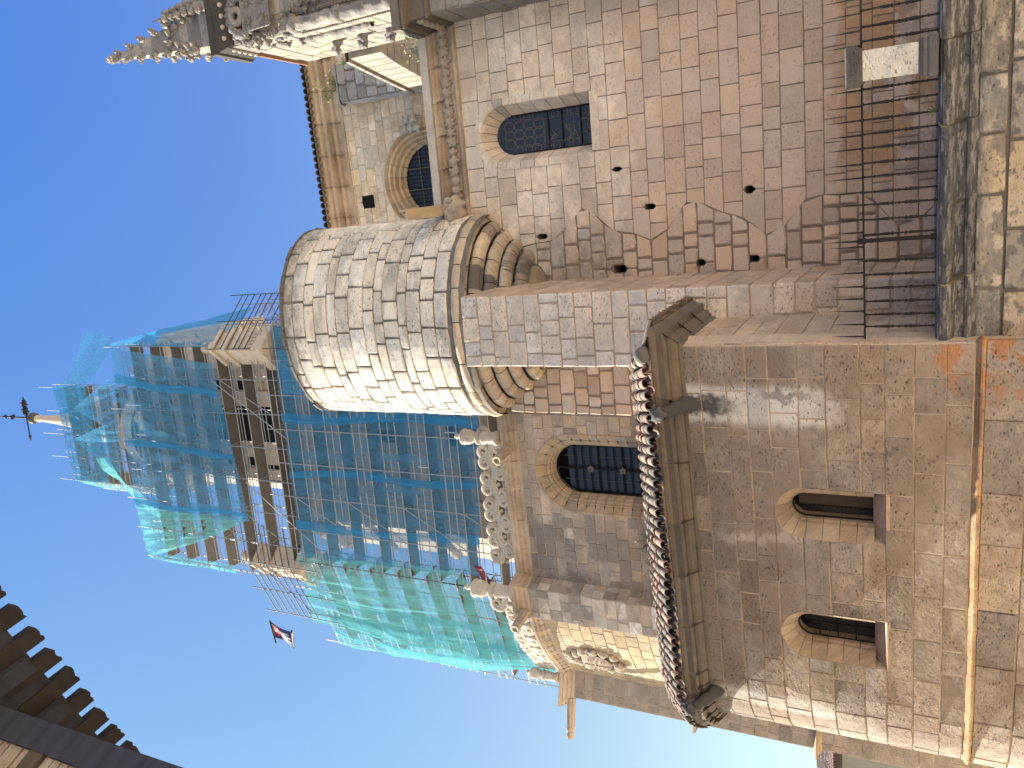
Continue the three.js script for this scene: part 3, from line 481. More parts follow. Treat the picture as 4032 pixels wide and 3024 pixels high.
    { const m = new Mesher(), q = [[-o.w - 0.02, o.v0 - 0.01, 0.02], [o.w + 0.02, o.v0 - 0.01, 0.02], [o.w - 0.2, o.v0 + 0.2, -0.34], [-o.w + 0.2, o.v0 + 0.2, -0.34], [-o.w - 0.02, o.v0 - 0.06, 0.012], [o.w + 0.02, o.v0 - 0.06, 0.012]].map((p) => FA(o.uc + p[0], p[1], p[2])); m.quad(q[0], q[1], q[2], q[3], [0, 0], [.9, 0], [.9, .4], [0, .4], [0.95, 0.82, 0.8]); m.quad(q[4], q[5], q[1], q[0], [0, 0], [.9, 0], [.9, .1], [0, .1], [0.95, 0.82, 0.8]); m.quad(q[0], q[3], FA(o.uc - o.w - 0.02, o.v0 + 0.22, -0.3), FA(o.uc - o.w - 0.02, o.v0 + 0.22, 0), [0, 0], [.3, 0], [.3, .3], [0, .3]); part(win, 'sloping_sill', m.geo(), M.surround); }
    part(win, 'dark_pane', boxMap(FA, o.uc - o.w + 0.2, o.uc + o.w - 0.2, o.v0 + 0.1, o.vs + 0.3, -0.62, -0.6), M.glass);
    const wi = o.w - 0.235, rim = []; for (let k = 0; k <= 24; k++) { const s = k / 24 * 3, p = archAt({ ...o, v0: o.v0 + 0.18 }, wi, s); rim.push(FA(p[0], p[1], -0.36)); } rim.push(rim[0].clone());
    part(win, 'iron_frame', merge(rim.slice(1).map((p, i) => bar(rim[i], p, 0.018, 5))), M.darkIron);
    if (!leaf) for (const y of [2.75, 3.05, 3.35]) part(win, 'iron_bar', bar(FA(o.uc - wi, y, -0.36), FA(o.uc + wi, y, -0.36), 0.014, 5), M.darkIron);
    if (!leaf) part(win, 'iron_bar', bar(FA(o.uc + 0.05, o.v0 + 0.15, -0.37), FA(o.uc + 0.05, o.vs + 0.2, -0.37), 0.012, 5), M.darkIron);
    const wires = []; for (let k = -14; k < 15; k++) { const x = k * 0.035; for (const s of [-1, 1]) { const x0 = clamp(x, -wi, wi), y1 = o.v0 + 0.2 + 1.2; const A = [x, o.v0 + 0.2], B = [x + s * 0.6, y1]; const t0 = A[0] < -wi ? (-wi - A[0]) / (B[0] - A[0]) : A[0] > wi ? (wi - A[0]) / (B[0] - A[0]) : 0; let t1 = 1; const xe = B[0]; if (xe > wi) t1 = (wi - A[0]) / (xe - A[0]); if (xe < -wi) t1 = (-wi - A[0]) / (xe - A[0]); if (t1 > t0 && t0 >= 0) wires.push(bar(FA(o.uc + A[0] + (B[0] - A[0]) * t0, A[1] + (B[1] - A[1]) * t0, -0.39), FA(o.uc + A[0] + (B[0] - A[0]) * t1, A[1] + (B[1] - A[1]) * t1, -0.39), 0.0025, 3)); } }
    const wm = part(win, 'wire_mesh', merge(wires), M.lead); wm.userData.kind = 'stuff';
    if (leaf) { part(win, 'shutter', boxMap(FA, o.uc - 0.1, o.uc + 0.2, o.v0 + 0.12, o.vs + 0.15, -0.52, -0.49), plain(new THREE.Color().setRGB(0.1, 0.075, 0.05), 0.8)); part(win, 'iron_bar', bar(FA(o.uc - 0.02, o.v0 + 0.15, -0.37), FA(o.uc - 0.02, o.vs + 0.2, -0.37), 0.012, 5), M.darkIron); }
  }
}
// ---- clay tile roof of the low building
{
  const base = FA(-3, 5.7), t = thing('tiled_roof', 'curved clay tile roof edge over the low building with two windows', 'roof', base);
  const tm = stoneMat([0, 0, 2, 2], [512, 512], [0.27, 0.20, 0.155], { pit: 0.2, patch: 0.6, patchCol: [0.17, 0.15, 0.13], bump: 0.006, sx: 0.4 });
  const pinkTint = () => { const k = rr(0.6, 1.15), q = rnd(); return q < 0.22 ? [k * 1.2, k * 0.95, k * 0.9] : q < 0.66 ? [k * 0.62, k * 0.7, k * 0.74] : q < 0.8 ? [k * 1.25, k * 1.2, k * 1.1] : [k, k, k]; };
  // slope: from the eave up to the foot of the chapel wall
  const ridge = (u) => { const q = KA(-1 + (u + 3) * 1.0 - 1.4, 8.35, -0.1); return q; };
  const eave = (u) => lowMap(u, 5.76, 0.41);
  const up = (u, s, o = 0) => { const e = eave(u), r = ridge(clamp(u, -8.2, 0)); return e.lerp(r, s).add(V(0, o + 1.7 * s * Math.pow(1 - s, 3), 0)); };
  const cols = []; for (let u = -0.12; u > -UB - RC * 1.55; u -= 0.205) cols.push(u);
  const rowS = 0.042, tile = (fa, fb, r0, r1, convex, seg = 7) => { // half a tapered tube from the lower to the upper end
    const geo = smoothGrid((s, v) => { const A = fa.clone().lerp(fb, v), r = r0 + (r1 - r0) * v, th = Math.PI * (s * 1.06 - 0.03), side = tile.side; return A.addScaledVector(side, Math.cos(th) * r).add(V(0, (convex ? 1 : -1) * Math.sin(th) * r * 0.85, 0)); }, seg, 2, (s, v) => [s * 0.3 + rnd() * 0, v * 0.4]);
    const inner = smoothGrid((s, v) => { const A = fa.clone().lerp(fb, v), r = r0 + (r1 - r0) * v - 0.016, th = Math.PI * (s * 1.06 - 0.03); return A.addScaledVector(tile.side, Math.cos(th) * r).add(V(0, (convex ? 1 : -1) * Math.sin(th) * r * 0.85, 0)); }, seg, 1);
    const lip = smoothGrid((s, v) => { const r = r0 - 0.016 * v, th = Math.PI * (s * 1.06 - 0.03); return fa.clone().addScaledVector(tile.side, Math.cos(th) * r).add(V(0, (convex ? 1 : -1) * Math.sin(th) * r * 0.85, 0)); }, seg, 1);
    return merge([geo, inner, lip]);
  };
  const place = (u, k, convex, list) => { const j = rr(-0.025, 0.025), s0 = k * rowS + rr(-0.011, 0.011), lift = (convex ? 0.055 : 0.03) + k * 0.012, a = up(u + j, s0, lift + rr(-0.015, 0.02)), b = up(u, s0 + rowS * 1.2, lift + 0.012); tile.side = up(u + 0.1, s0).sub(up(u - 0.1, s0)).setY(0).normalize(); return withColor(tile(a, b, convex ? 0.098 : 0.092, convex ? 0.078 : 0.075, convex), pinkTint()); };
  const pans = [];
  cols.forEach((u, i) => { for (let k = 0; k < 6; k++) { if (k < 5) { const g = place(u, k, true); part(t, 'cover_tile', g, tm); } const p = place(u - 0.1025, k, false); if (k === 0) part(t, 'eave_tile', p, tm); else pans.push(p); } });
  const pm = part(t, 'pan_tile', merge(pans), tm); pm.userData.kind = 'stuff';
  part(t, 'roof_bed', smoothGrid((s, v) => up(-0.35 - s * (UB + RC * 1.5), 0.03 + v * 0.97, -0.06 + Math.abs(((s * 50) % 1) - 0.5) * 0.02), 60, 8, (s, v) => [s * 8, v * 8]), tm);
  // tiles over the short return and the rounded stone on the corner
  for (let k = 0; k < 12; k++) { const a = lowReturn(0.1 + k * 0.2, 5.79 + rr(-0.01, 0.01), 0.44), b = lowReturn(0.1 + k * 0.2, 6.02 + k * 0.01, -0.25); tile.side = V(RET[0], 0, RET[1]); part(t, 'cover_tile', withColor(tile(a, b, 0.095, 0.08, true), pinkTint()), tm); part(t, 'eave_tile', withColor(tile(lowReturn(0.2 + k * 0.2, 5.78, 0.4), lowReturn(0.2 + k * 0.2, 5.96, -0.25), 0.09, 0.08, false), pinkTint()), tm); }
  part(t, 'roof_bed', gridGeo((s, v) => lowReturn(s * RDEPTH, 5.74 + v * 0.22, 0.4 - v * 0.6), 6, 2, (s, v) => [s * 2, v * 2]), tm);
  const hip = []; for (let k = 0; k < 3; k++) hip.push(lump(FA(-0.06 - k * 0.06, 5.87 + k * 0.06, 0.34 - k * 0.2), V(0.3, 0.6, 0.7), 0.15, 0.9, 3, 0.12, 14)); part(t, 'corner_stone', merge(hip), plain(new THREE.Color().setRGB(0.13, 0.12, 0.1), 0.95));
  // mortar bed line under the chapel sill
}
// two small water spouts under the eave of the low building
for (const [u, lab] of [[-1.02, 'dark stone water spout under the tiled eave, nearer the railing'], [-7.0, 'dark stone water spout at the rounded end of the low building']]) {
  const base = lowMap(u, 5.3, 0.1), f = (a, h, o) => lowMap(u + a, h, o), t = thing('waterspout', lab, 'waterspout', base);
  const body = smoothGrid((s, v) => { const th = s * Math.PI * 2, r = (0.14 - 0.05 * v) * (1 + 0.3 * Math.sin(th * 3 + v * 9) * Math.sin(v * 8)), q = f(Math.cos(th) * r, 5.22 + v * 0.38 + Math.sin(th) * r, 0.02 + v * 0.5); return q; }, 14, 10, (s, v) => [s, v]);
  part(t, 'spout', body, plain(new THREE.Color().setRGB(0.05, 0.05, 0.05), 0.9));
  part(t, 'spout_head', merge([lump(f(0, 5.63, 0.55), FA.n, 0.13, 0.9, 5, 0.25, 12), lump(f(0.09, 5.7, 0.52), FA.n, 0.05, 0.8, 3, 0.3, 8), lump(f(-0.09, 5.7, 0.52), FA.n, 0.05, 0.8, 3, 0.3, 8), lump(f(0, 5.56, 0.65), FA.n, 0.055, 0.8, 3, 0.3, 8)]), plain(new THREE.Color().setRGB(0.085, 0.085, 0.085), 0.9));
}
// ---- terrace wall with its worn cornice
const DK = stoneMat([-0.2, -0.4, 6.6, 2.6], [1024, 512], [0.42, 0.37, 0.295], { pit: 1, patch: 0.55, patchCol: [0.10, 0.105, 0.11], bump: 0.02, stains: (u, v, c, f, m) => { const band = sstep(0.85, 1.15, v); blend(c, [0.075, 0.077, 0.083], band * (0.78 + 0.2 * sstep(0.4, 0.6, f * 0.4 + nz(u * 0.8, v * 4) * 0.6))); blend(c, [0.5, 0.48, 0.43], band * 0.35 * sstep(0.6, 0.72, nz(u * 1.2 + 4, v * 5.5)) ); blend(c, [0.44, 0.35, 0.22], (1 - band) * 0.5 * sstep(0.45, 0.6, nz(u * 0.2, v * 0.3 + 4))); blend(c, [0.12, 0.115, 0.11], (1 - band) * 0.7 * sstep(0.55, 0.68, nz(u * 0.35 + 2, v * 0.6) * 0.6 + f * 0.4)); } });
{
  const t = thing('terrace_wall', 'grey weathered terrace wall with a heavy worn cornice below the iron railing', 'wall', TE(2.5, 0));
  const endDir = [RET[0], RET[1]], e0 = TE.xz(0.03, -0.2), path = [[e0[0] + endDir[0] * 1.7, e0[1] + endDir[1] * 1.7], e0, TE.xz(6.3, -0.2)];
  const LF = pathMap([path[0], path[1]]);
  part(t, 'mortar_bed', boxMap(TE, 0.05, 6.3, 0, 1.5, -2.6, -0.2), M.mortarGrey);
  const f2 = (u, v, o = 0) => TE(u, v, o - 0.2);
  layStones(t, f2, masonry({ levels: [-0.05, 0.32, 0.76, 1.12], uA: 0.02, uB: 6.3, len: [0.7, 1.35], joint: 0.022 }), DK, { tint: tinter(0.12, 0.06, 0.1, [0.75, 0.76, 0.8]), d: 0.04, bev: 0.03, rough: 0.02, name: 'wall_stone' });
  moulding(t, 'cornice_stone', path, [[0, 1.08], [0.03, 1.09], [0.045, 1.13], [0.06, 1.14], [0.085, 1.16], [0.1, 1.2], [0.085, 1.235], [0.065, 1.25], [0.06, 1.33], [0.085, 1.37], [0.14, 1.40], [0.19, 1.42], [0.225, 1.455], [0.23, 1.5], [0.21, 1.545], [0.17, 1.56], [0.17, 1.575], [0.0, 1.6], [-0.9, 1.62]], DK, { stone: 1.0, out: 1, tint: tinter(0.16, 0.04, 0.2, [0.7, 0.72, 0.76]), jog: 0.012, gap: 0.012 });
}
// ---- stone post in the railing
{
  const t = thing('railing_post', 'pale pitted stone post with dark moulded base and cap standing in the iron railing', 'post', TE(3.98, 1.6, -0.12));
  const pm = stoneMat([-1, 0, 3, 3], [512, 512], [0.52, 0.50, 0.45], { pit: 1, patch: 0.35, patchCol: [0.12, 0.12, 0.12], bump: 0.02 });
  const f = (u, v, o) => TE(u + 3.98, v, o);
  part(t, 'shaft', boxMap(f, -0.2, 0.19, 1.82, 2.52, -0.3, 0.06), pm);
  const sq = (n) => [[-n, n], [n, n]];
  const ringP = [f(-0.205, 0, -0.31), f(-0.205, 0, 0.065), f(0.195, 0, 0.065), f(0.195, 0, -0.31)].map((q) => [q.x, q.z]);
  moulding(t, 'base_moulding', ringP, [[0, 1.6], [0.055, 1.6], [0.06, 1.7], [0.04, 1.73], [0.045, 1.77], [0.02, 1.8], [0, 1.83]], M.carvedGrey, { stone: 2, out: 1, tint: () => [0.25, 0.26, 0.28] });
  moulding(t, 'cap_moulding', ringP, [[0, 2.5], [0.03, 2.52], [0.06, 2.56], [0.07, 2.6], [0.07, 2.7], [0.03, 2.72], [-0.17, 2.73]], M.carvedGrey, { stone: 2, out: 1, tint: () => [0.22, 0.225, 0.24] });
}
// ---- iron railing with spikes
{
  const t = thing('iron_railing', 'rusty wrought iron railing with turned bars and tall spikes on the terrace', 'railing', TE(2.4, 1.6, -0.1));
  const n = -0.1, y0 = 1.59, y1 = 2.53;
  const prof = [[0.006, 0], [0.013, 0.02], [0.009, 0.05], [0.009, 0.12], [0.017, 0.128], [0.009, 0.14], [0.015, 0.3], [0.018, 0.33], [0.009, 0.36], [0.02, 0.385], [0.009, 0.405], [0.009, 0.46], [0.018, 0.475], [0.009, 0.49], [0.009, 0.54], [0.02, 0.56], [0.009, 0.585], [0.018, 0.61], [0.015, 0.65], [0.01, 0.78], [0.017, 0.792], [0.009, 0.805], [0.009, 0.9], [0.013, 0.925], [0.008, 0.94]].map(([r, y]) => new THREE.Vector2(r * 1.45, y));
  const barGeo = new THREE.LatheGeometry(prof, 8), spike = new THREE.LatheGeometry([[0.011, 0], [0.014, 0.02], [0.011, 0.035], [0.0095, 0.06], [0.011, 0.12], [0.001, 0.47]].map((p) => new THREE.Vector2(p[0] * 1.3, p[1])), 6);
  const put = (g, name, u, y, sx = 1) => { const m = shadows(new THREE.Mesh(g, M.iron)), q = TE(u, y, n).sub(baseOf(t)); m.position.copy(q); m.scale.set(sx, 1, sx); m.rotation.set(rr(-0.012, 0.012), rr(0, 3), rr(-0.012, 0.012)); m.name = name; t.add(m); };
  part(t, 'top_rail', bar(TE(0.03, y1, n), TE(3.8, y1, n), 0.014, 6), M.iron);
  part(t, 'top_rail', bar(TE(4.15, y1, n), TE(6.2, y1, n), 0.014, 6), M.iron);
  for (let u = 0.28, k = 0; u < 6.1; u += 0.2, k++) { const nearPost = Math.abs(u - 1.56) < 0.11; if (Math.abs(u - 3.98) < 0.27) { put(spike, 'spike', u, 2.56); continue; } if (!nearPost) put(barGeo, 'bar', u + rr(-0.012, 0.012), y0); }
  for (let u = 0.13, k = 0; u < 6.1; u += 0.196, k++) if (Math.abs(u - 3.98) > 0.25) put(spike, 'spike', u + rr(-0.012, 0.012), y1);
  part(t, 'strong_bar', merge([bar(TE(1.58, 1.6, n), TE(1.58, 2.56, n), 0.03, 8), bar(TE(1.58, 2.5, n), TE(1.58, 2.6, n), 0.045, 8), bar(TE(1.58, 1.6, n), TE(1.58, 1.66, n), 0.045, 8), bar(TE(1.58, 2.42, n), TE(1.58, 2.44, n), 0.04, 8)]), M.iron);
  part(t, 'spike', bar(TE(1.58, 2.6, n), TE(1.58, 3.06, n), 0.02, 6, 0.001), M.iron);
}
// ---- chapel wall, its buttress and the curved bay behind
const chap = [KA.xz(-0.15, -0.2), KA.xz(-5.78, -0.2), KA.xz(-5.93, 0.3), KA.xz(-6.94, 0.22)];
const bayPts = [[-7.22, -22.9], [-7.9, -23.33], [-8.66, -24.0], [-9.32, -24.8], [-9.82, -25.42]];
const bayCurve = new THREE.CatmullRomCurve3(bayPts.map((p) => V(p[0], 0, p[1]))).getPoints(14).map((p) => [p.x, p.z]);
const b3 = [[-9.8, -25.4], [-10.72, -25.32]];
const rev = (a) => a.slice().reverse();
{
  const mat = stoneMat([-6.2, 8, 6.2, 5], [768, 768], [0.50, 0.40, 0.31], { pit: 0.6, patch: 0.45, patchCol: [0.30, 0.25, 0.21], stains: (u, v, c, f, m) => { blend(c, [0.24, 0.21, 0.185], 0.6 * sstep(0.42, 0.56, nz(u * 0.22 + 1, v * 0.25)) * sstep(-3.2, -4.2, u)); blend(c, [0.25, 0.21, 0.17], 0.55 * sstep(11.9, 12.4, v + (m - .5) * 0.6)); blend(c, [0.46, 0.33, 0.21], 0.5 * sstep(10.6, 8.8, v + (m - 0.5) * 1.5)); } });
  const bmat = stoneMat([-1, 0, 8, 13], [768, 1024], [0.46, 0.38, 0.30], { pit: 0.5, patch: 0.5, patchCol: [0.27, 0.24, 0.215] });
  const bayMat = stoneMat([-1, 0, 8, 13], [768, 1024], [0.40, 0.32, 0.21], { pit: 0.7, patch: 0.35, patchCol: [0.38, 0.3, 0.19] });
  const t = thing('chapel_wall', 'upper chapel wall with a large barred arched window above the tiled roof', 'wall', KA(-3.5, 8));
  const o = { uc: -2.33, w: 0.72, v0: 8.62, vs: 10.72 };
  const K2 = (u, v, n = 0) => KA(u, v, n - 0.2), hole = { ...o, w: 1.18, v0: 8.5 };
  part(t, 'mortar_bed', slab(K2, [[-5.8, 7.6], [-0.1, 7.6], [-0.1, 12.5], [-5.8, 12.5]], [{ ...hole, w: 1.1 }], -0.6, 0), M.mortarPale);
  part(t, 'inner_core', boxMap(KA, -5.6, -0.9, 7.6, 12.4, -1.6, -1.0), M.dark);
  layStones(t, K2, masonry({ levels: levelsOf(8.25, 12.45, 0.34, [8.5, 11.86]), uA: -5.79, uB: -0.15, holes: [{ ...hole, w: 1.14 }], len: [0.3, 0.62], joint: 0.018 }), mat, { tint: (() => { const a = tinter(0.14, 0.06), b = tinter(0.12, 0.04, 0.0); return (u) => u < -3.6 && rnd() < 0.6 ? b().map((x, i) => x * [0.72, 0.74, 0.78][i]) : a(); })(), d: 0.02, bev: 0.012, rough: 0.008, most: 200 });
  const win = sub(t, 'barred_window');
  archSurround(win, K2, { ...o, v0: 8.5 }, [{ w: 1.2, n: 0.0 }, { w: 1.2, n: 0.05 }, { w: 1.16, n: 0.06 }, { w: 1.13, n: 0.05 }, { w: 1.12, n: 0.02 }, { w: 0.99, n: -0.12 }, { w: 0.97, n: -0.1 }, { w: 0.93, n: -0.1 }, { w: 0.92, n: -0.16 }, { w: 0.86, n: -0.18 }, { w: 0.835, n: -0.22 }, { w: 0.83, n: -0.27 }, { w: 0.79, n: -0.28 }, { w: 0.72, n: -0.5 }], M.surround, { jamb: 8, arch: 9, tint: tinter(0.09, 0.05), gap: 0.01 });
  part(win, 'sill', boxMap(K2, -3.52, -1.14, 8.36, 8.5, -0.5, 0.07), M.surround);
  part(win, 'sloping_sill', gridGeo((s, v) => K2(-3.05 + s * 1.44, 8.5 + v * 0.14, -0.05 - v * 0.45), 3, 1, (s, v) => [s, v]), M.surround);
  const ge = { uc: 0, w: 0.7, v0: 8.64, vs: 10.72 }, rows = 10, rh = 0.245; // panes between the bars
  for (let j = 0; j < rows; j++) for (let i = 0; i < 4; i++) {
    const y0 = 8.64 + j * rh, y1 = y0 + rh - 0.012, x0 = -0.7 + i * 0.35 + 0.006, x1 = x0 + 0.338, hw = (y) => y <= ge.vs ? 0.7 : Math.sqrt(Math.max(0, 0.49 - (y - ge.vs) ** 2)), a = Math.max(x0, -hw(y1)), b = Math.min(x1, hw(y1)), a0 = Math.max(x0, -hw(y0)), b0 = Math.min(x1, hw(y0)); if (b0 - a0 < 0.05) continue;
    const bb = Math.max(b, a + 0.01), m = new Mesher(), P = (x, y, n) => K2(o.uc + x, y, n), tl = rr(-0.004, 0.004); m.quad(P(a0, y0, -0.52 + tl), P(b0, y0, -0.52), P(bb, y1, -0.52 - tl), P(a, y1, -0.52), [0, 0], [1, 0], [1, 1], [0, 1]); m.quad(P(a0, y0, -0.53), P(b0, y0, -0.53), P(bb, y1, -0.53), P(a, y1, -0.53), [0, 0], [1, 0], [1, 1], [0, 1]); part(win, 'glass_pane', m.geo(), M.glass);
  }
  for (let j = 1; j < 10; j++) { const y = 8.64 + j * rh, hw = y <= ge.vs ? 0.72 : Math.sqrt(Math.max(0.01, 0.5184 - (y - ge.vs) ** 2)); part(win, 'iron_bar', bar(K2(o.uc - hw, y, -0.44), K2(o.uc + hw, y, -0.44), j % 3 === 0 ? 0.026 : 0.019, 6), M.darkIron); }
  part(win, 'iron_bar', bar(K2(o.uc + 0.02, 8.6, -0.43), K2(o.uc + 0.02, 11.4, -0.43), 0.03, 6), M.darkIron);
  for (const x of [-0.35, 0.37]) part(win, 'glazing_bar', bar(K2(o.uc + x, 8.6, -0.5), K2(o.uc + x, 11.2, -0.5), 0.008, 5), M.lead);
  for (const y of [9.37, 10.35]) part(win, 'bar_rosette', merge([0, 1, 2, 3, 4].map((i) => lump(K2(o.uc + 0.02 + Math.cos(i * 1.26) * 0.06, y + Math.sin(i * 1.26) * 0.06, -0.4), KA.n, 0.045, 0.6, 3, 0.3, 8))), M.lead);
  { const rim = []; for (let k = 0; k <= 30; k++) { const p = archAt({ ...o }, 0.715, k / 10); rim.push(K2(p[0], p[1], -0.44)); } part(win, 'iron_frame', merge(rim.slice(1).map((p, i) => bar(rim[i], p, 0.018, 5))), M.darkIron); }
  // ledge at the foot of the chapel
  moulding(t, 'foot_ledge', rev(chap), [[0.0, 8.05], [0.06, 8.07], [0.1, 8.15], [0.18, 8.18], [0.2, 8.24], [0.0, 8.34]].map(([a, b]) => [a, b]), M.cornice, { stone: 0.8, out: 1, tint: tinter(0.12, 0.05) });
  // buttress with its splayed side
  const bt = thing('chapel_buttress', 'stone buttress with a splayed side left of the barred window', 'buttress', KA(-6.3, 6));
  const SP = pathMap([chap[2], chap[1]]), FR = pathMap([chap[3], chap[2]]);
  { const m = new Mesher(), q = [chap[3], chap[2], chap[1], KA.xz(-5.78, -1.6), KA.xz(-7.3, -1.6)], P = (i, y) => V(q[i % 5][0], y, q[i % 5][1]); for (let i = 0; i < 5; i++) m.quad(P(i, 0), P(i + 1, 0), P(i + 1, 12.5), P(i, 12.5), [i, 0], [i + 1, 0], [i + 1, 12], [i, 12]); part(bt, 'mortar_bed', m.geo(), M.mortar); }
  const greyish = (() => { const a = tinter(0.16, 0.06), b = tinter(0.14, 0.03, 0); return () => { const q = rnd(); return q < 0.3 ? b().map((x, i) => x * [0.66, 0.68, 0.72][i]) : q < 0.5 ? b().map((x, i) => x * [1.2, 1.28, 1.4][i]) : a(); }; })();
  layStones(bt, SP, masonry({ levels: levelsOf(7.8, 12.42, 0.36), uA: 0, uB: SP.len, len: [0.3, 0.6], joint: 0.016 }), bmat, { tint: greyish, d: 0.015, bev: 0.01, name: 'side_stone' });
  layStones(bt, FR, masonry({ levels: levelsOf(7.8, 12.42, 0.36), uA: 0, uB: FR.len, len: [0.32, 0.6], joint: 0.016 }), bmat, { tint: greyish, d: 0.015, bev: 0.01 });
  // curved bay
  const bay = thing('curved_bay', 'curved sunlit bay of the church apse between two buttresses', 'wall', V(-8.7, 6, -24));
  const BM = pathMap(rev(bayCurve)); const BL = BM.len;
  part(bay, 'mortar_bed', gridGeo((s, v) => BM(s * BL, v * 12.5, 0), 14, 1, (s, v) => [s * BL, v * 12.5]), M.mortarPale);
  layStones(bay, BM, masonry({ levels: levelsOf(0.3, 12.42, 0.38), uA: 0, uB: BL, len: [0.4, 0.7], joint: 0.016 }), bayMat, { tint: tinter(0.1, 0.05, 0.1, [0.86, 0.84, 0.8]), d: 0.015, bev: 0.01, most: 200 });
  // second buttress
  const b2 = thing('far_buttress', 'dark shaded buttress closing the curved bay at the far left', 'buttress', V(-10.3, 6, -25.3));
  const B3 = pathMap(rev(b3));
  { const m = new Mesher(), q = [b3[1], b3[0], [b3[0][0] + 0.3, b3[0][1] - 1.6], [b3[1][0] + 0.2, b3[1][1] - 1.8]], P = (i, y) => V(q[i % 4][0], y, q[i % 4][1]); for (let i = 0; i < 4; i++) m.quad(P(i, 0), P(i + 1, 0), P(i + 1, 12.5), P(i, 12.5), [i, 0], [i + 1, 0], [i + 1, 12], [i, 12]); part(b2, 'mortar_bed', m.geo(), M.mortar); }
  layStones(b2, B3, masonry({ levels: levelsOf(0.3, 12.42, 0.38), uA: 0, uB: B3.len, len: [0.4, 0.65], joint: 0.016 }), bmat, { tint: (() => { const a = tinter(0.12, 0.04, 0.1); return () => a().map((x) => x * 0.78); })(), d: 0.015, bev: 0.01 });  // tint lowered to put the shade of this face into the colour
  // cornices that run over all of these
  const prof = [[0, 12.36], [0.04, 12.38], [0.06, 12.43], [0.06, 12.5], [0.1, 12.52], [0.14, 12.58], [0.14, 12.62], [0.19, 12.64], [0.22, 12.7], [0.2, 12.74], [0.24, 12.78], [0.25, 12.86], [-0.5, 12.9]];
  const tcc = tinter(0.12, 0.05, 0.12, [0.8, 0.82, 0.85]);
  moulding(t, 'cornice_stone', rev(chap.slice(0, 2)).concat([]), prof, M.cornice, { stone: 0.9, tint: tcc });
  moulding(bt, 'cornice_stone', [[...chap[3]], chap[2], chap[1]], prof, M.cornice, { stone: 0.9, tint: tcc });
  moulding(bay, 'cornice_stone', rev(bayCurve), prof, M.cornice, { stone: 0.4, tint: tcc });
  moulding(b2, 'cornice_stone', rev(b3).slice(0, 1).map((p) => [p[0] + 0.2, p[1] - 1.2]).concat(rev(b3)), prof, M.cornice, { stone: 0.9, tint: tcc });
  for (const h of [8.2, 4.55]) { const low = [[0, -0.16], [0.06, -0.15], [0.1, -0.08], [0.18, -0.06], [0.2, 0], [0.0, 0.1]].map(([a, b]) => [a, b + h]); moulding(bay, 'ledge_stone', rev(bayCurve), low, M.cornice, { stone: 0.4, tint: tcc }); moulding(b2, 'ledge_stone', [[b3[1][0] + 0.2, b3[1][1] - 1.2], b3[1], b3[0]], low, M.cornice, { stone: 0.9, tint: tcc }); moulding(bt, 'ledge_stone', [chap[3], chap[2], chap[1]], low, M.cornice, { stone: 0.9, tint: tcc }); }
  // carved shield with scrolls on the curved bay
  const arms = thing('carved_shield', 'carved stone coat of arms with scrollwork high on the curved bay', 'coat of arms', BM(BL * 0.42, 11.2, 0.05));
  const at = (du, v, o) => BM(BL * 0.42 + du, v, o), N0 = at(0, 0, 1).sub(at(0, 0, 0)).normalize();
  part(arms, 'shield', gridGeo((s, v) => { const w = 0.42 * (v < 0.35 ? Math.sqrt(v / 0.35) * 0.9 + 0.1 : 1), x = (s - 0.5) * 2 * w; return at(x, 10.55 + v * 1.0, 0.06 + 0.14 * Math.cos((s - 0.5) * 2.4)); }, 8, 8, (s, v) => [s, v]), M.carved);
  part(arms, 'shield_division', merge([bar(at(-0.36, 11.1, 0.22), at(0.36, 11.1, 0.22), 0.02, 5), bar(at(0, 10.6, 0.22), at(0, 11.5, 0.22), 0.02, 5), ...[[-0.2, 11.3], [0.2, 11.3], [-0.2, 10.85], [0.2, 10.85]].flatMap(([a, b]) => [0, 1, 2].map((k) => bar(at(a - 0.11, b - 0.08 + k * 0.08, 0.21), at(a + 0.11, b - 0.06 + k * 0.08, 0.21), 0.015, 4)))]), M.carved);
  for (const s of [-1, 1]) for (const [du, v, r] of [[0.5, 11.5, 0.17], [0.56, 11.1, 0.14], [0.55, 10.75, 0.15], [0.42, 10.45, 0.13], [0.3, 11.75, 0.16], [0.62, 11.32, 0.09]]) part(arms, 'scroll', lump(at(s * du, v, 0.06), N0, r, 0.75, 3, 0.35, 12), M.carved);
  part(arms, 'crest', merge([[0, 11.85, 0.2], [-0.16, 11.95, 0.13], [0.16, 11.95, 0.13], [0, 12.05, 0.13], [-0.3, 12.1, 0.1], [0.3, 12.1, 0.1]].map(([a, b, r]) => lump(at(a, b, 0.1), N0, r, 0.8, 5, 0.3, 12))), M.carved);
  part(arms, 'pendant', merge([[0, 10.35, 0.15], [0.1, 10.28, 0.09], [-0.1, 10.28, 0.09], [0, 10.18, 0.08]].map(([a, b, r]) => lump(at(a, b, 0.1), N0, r, 0.8, 5, 0.3, 12))), M.carved);
}
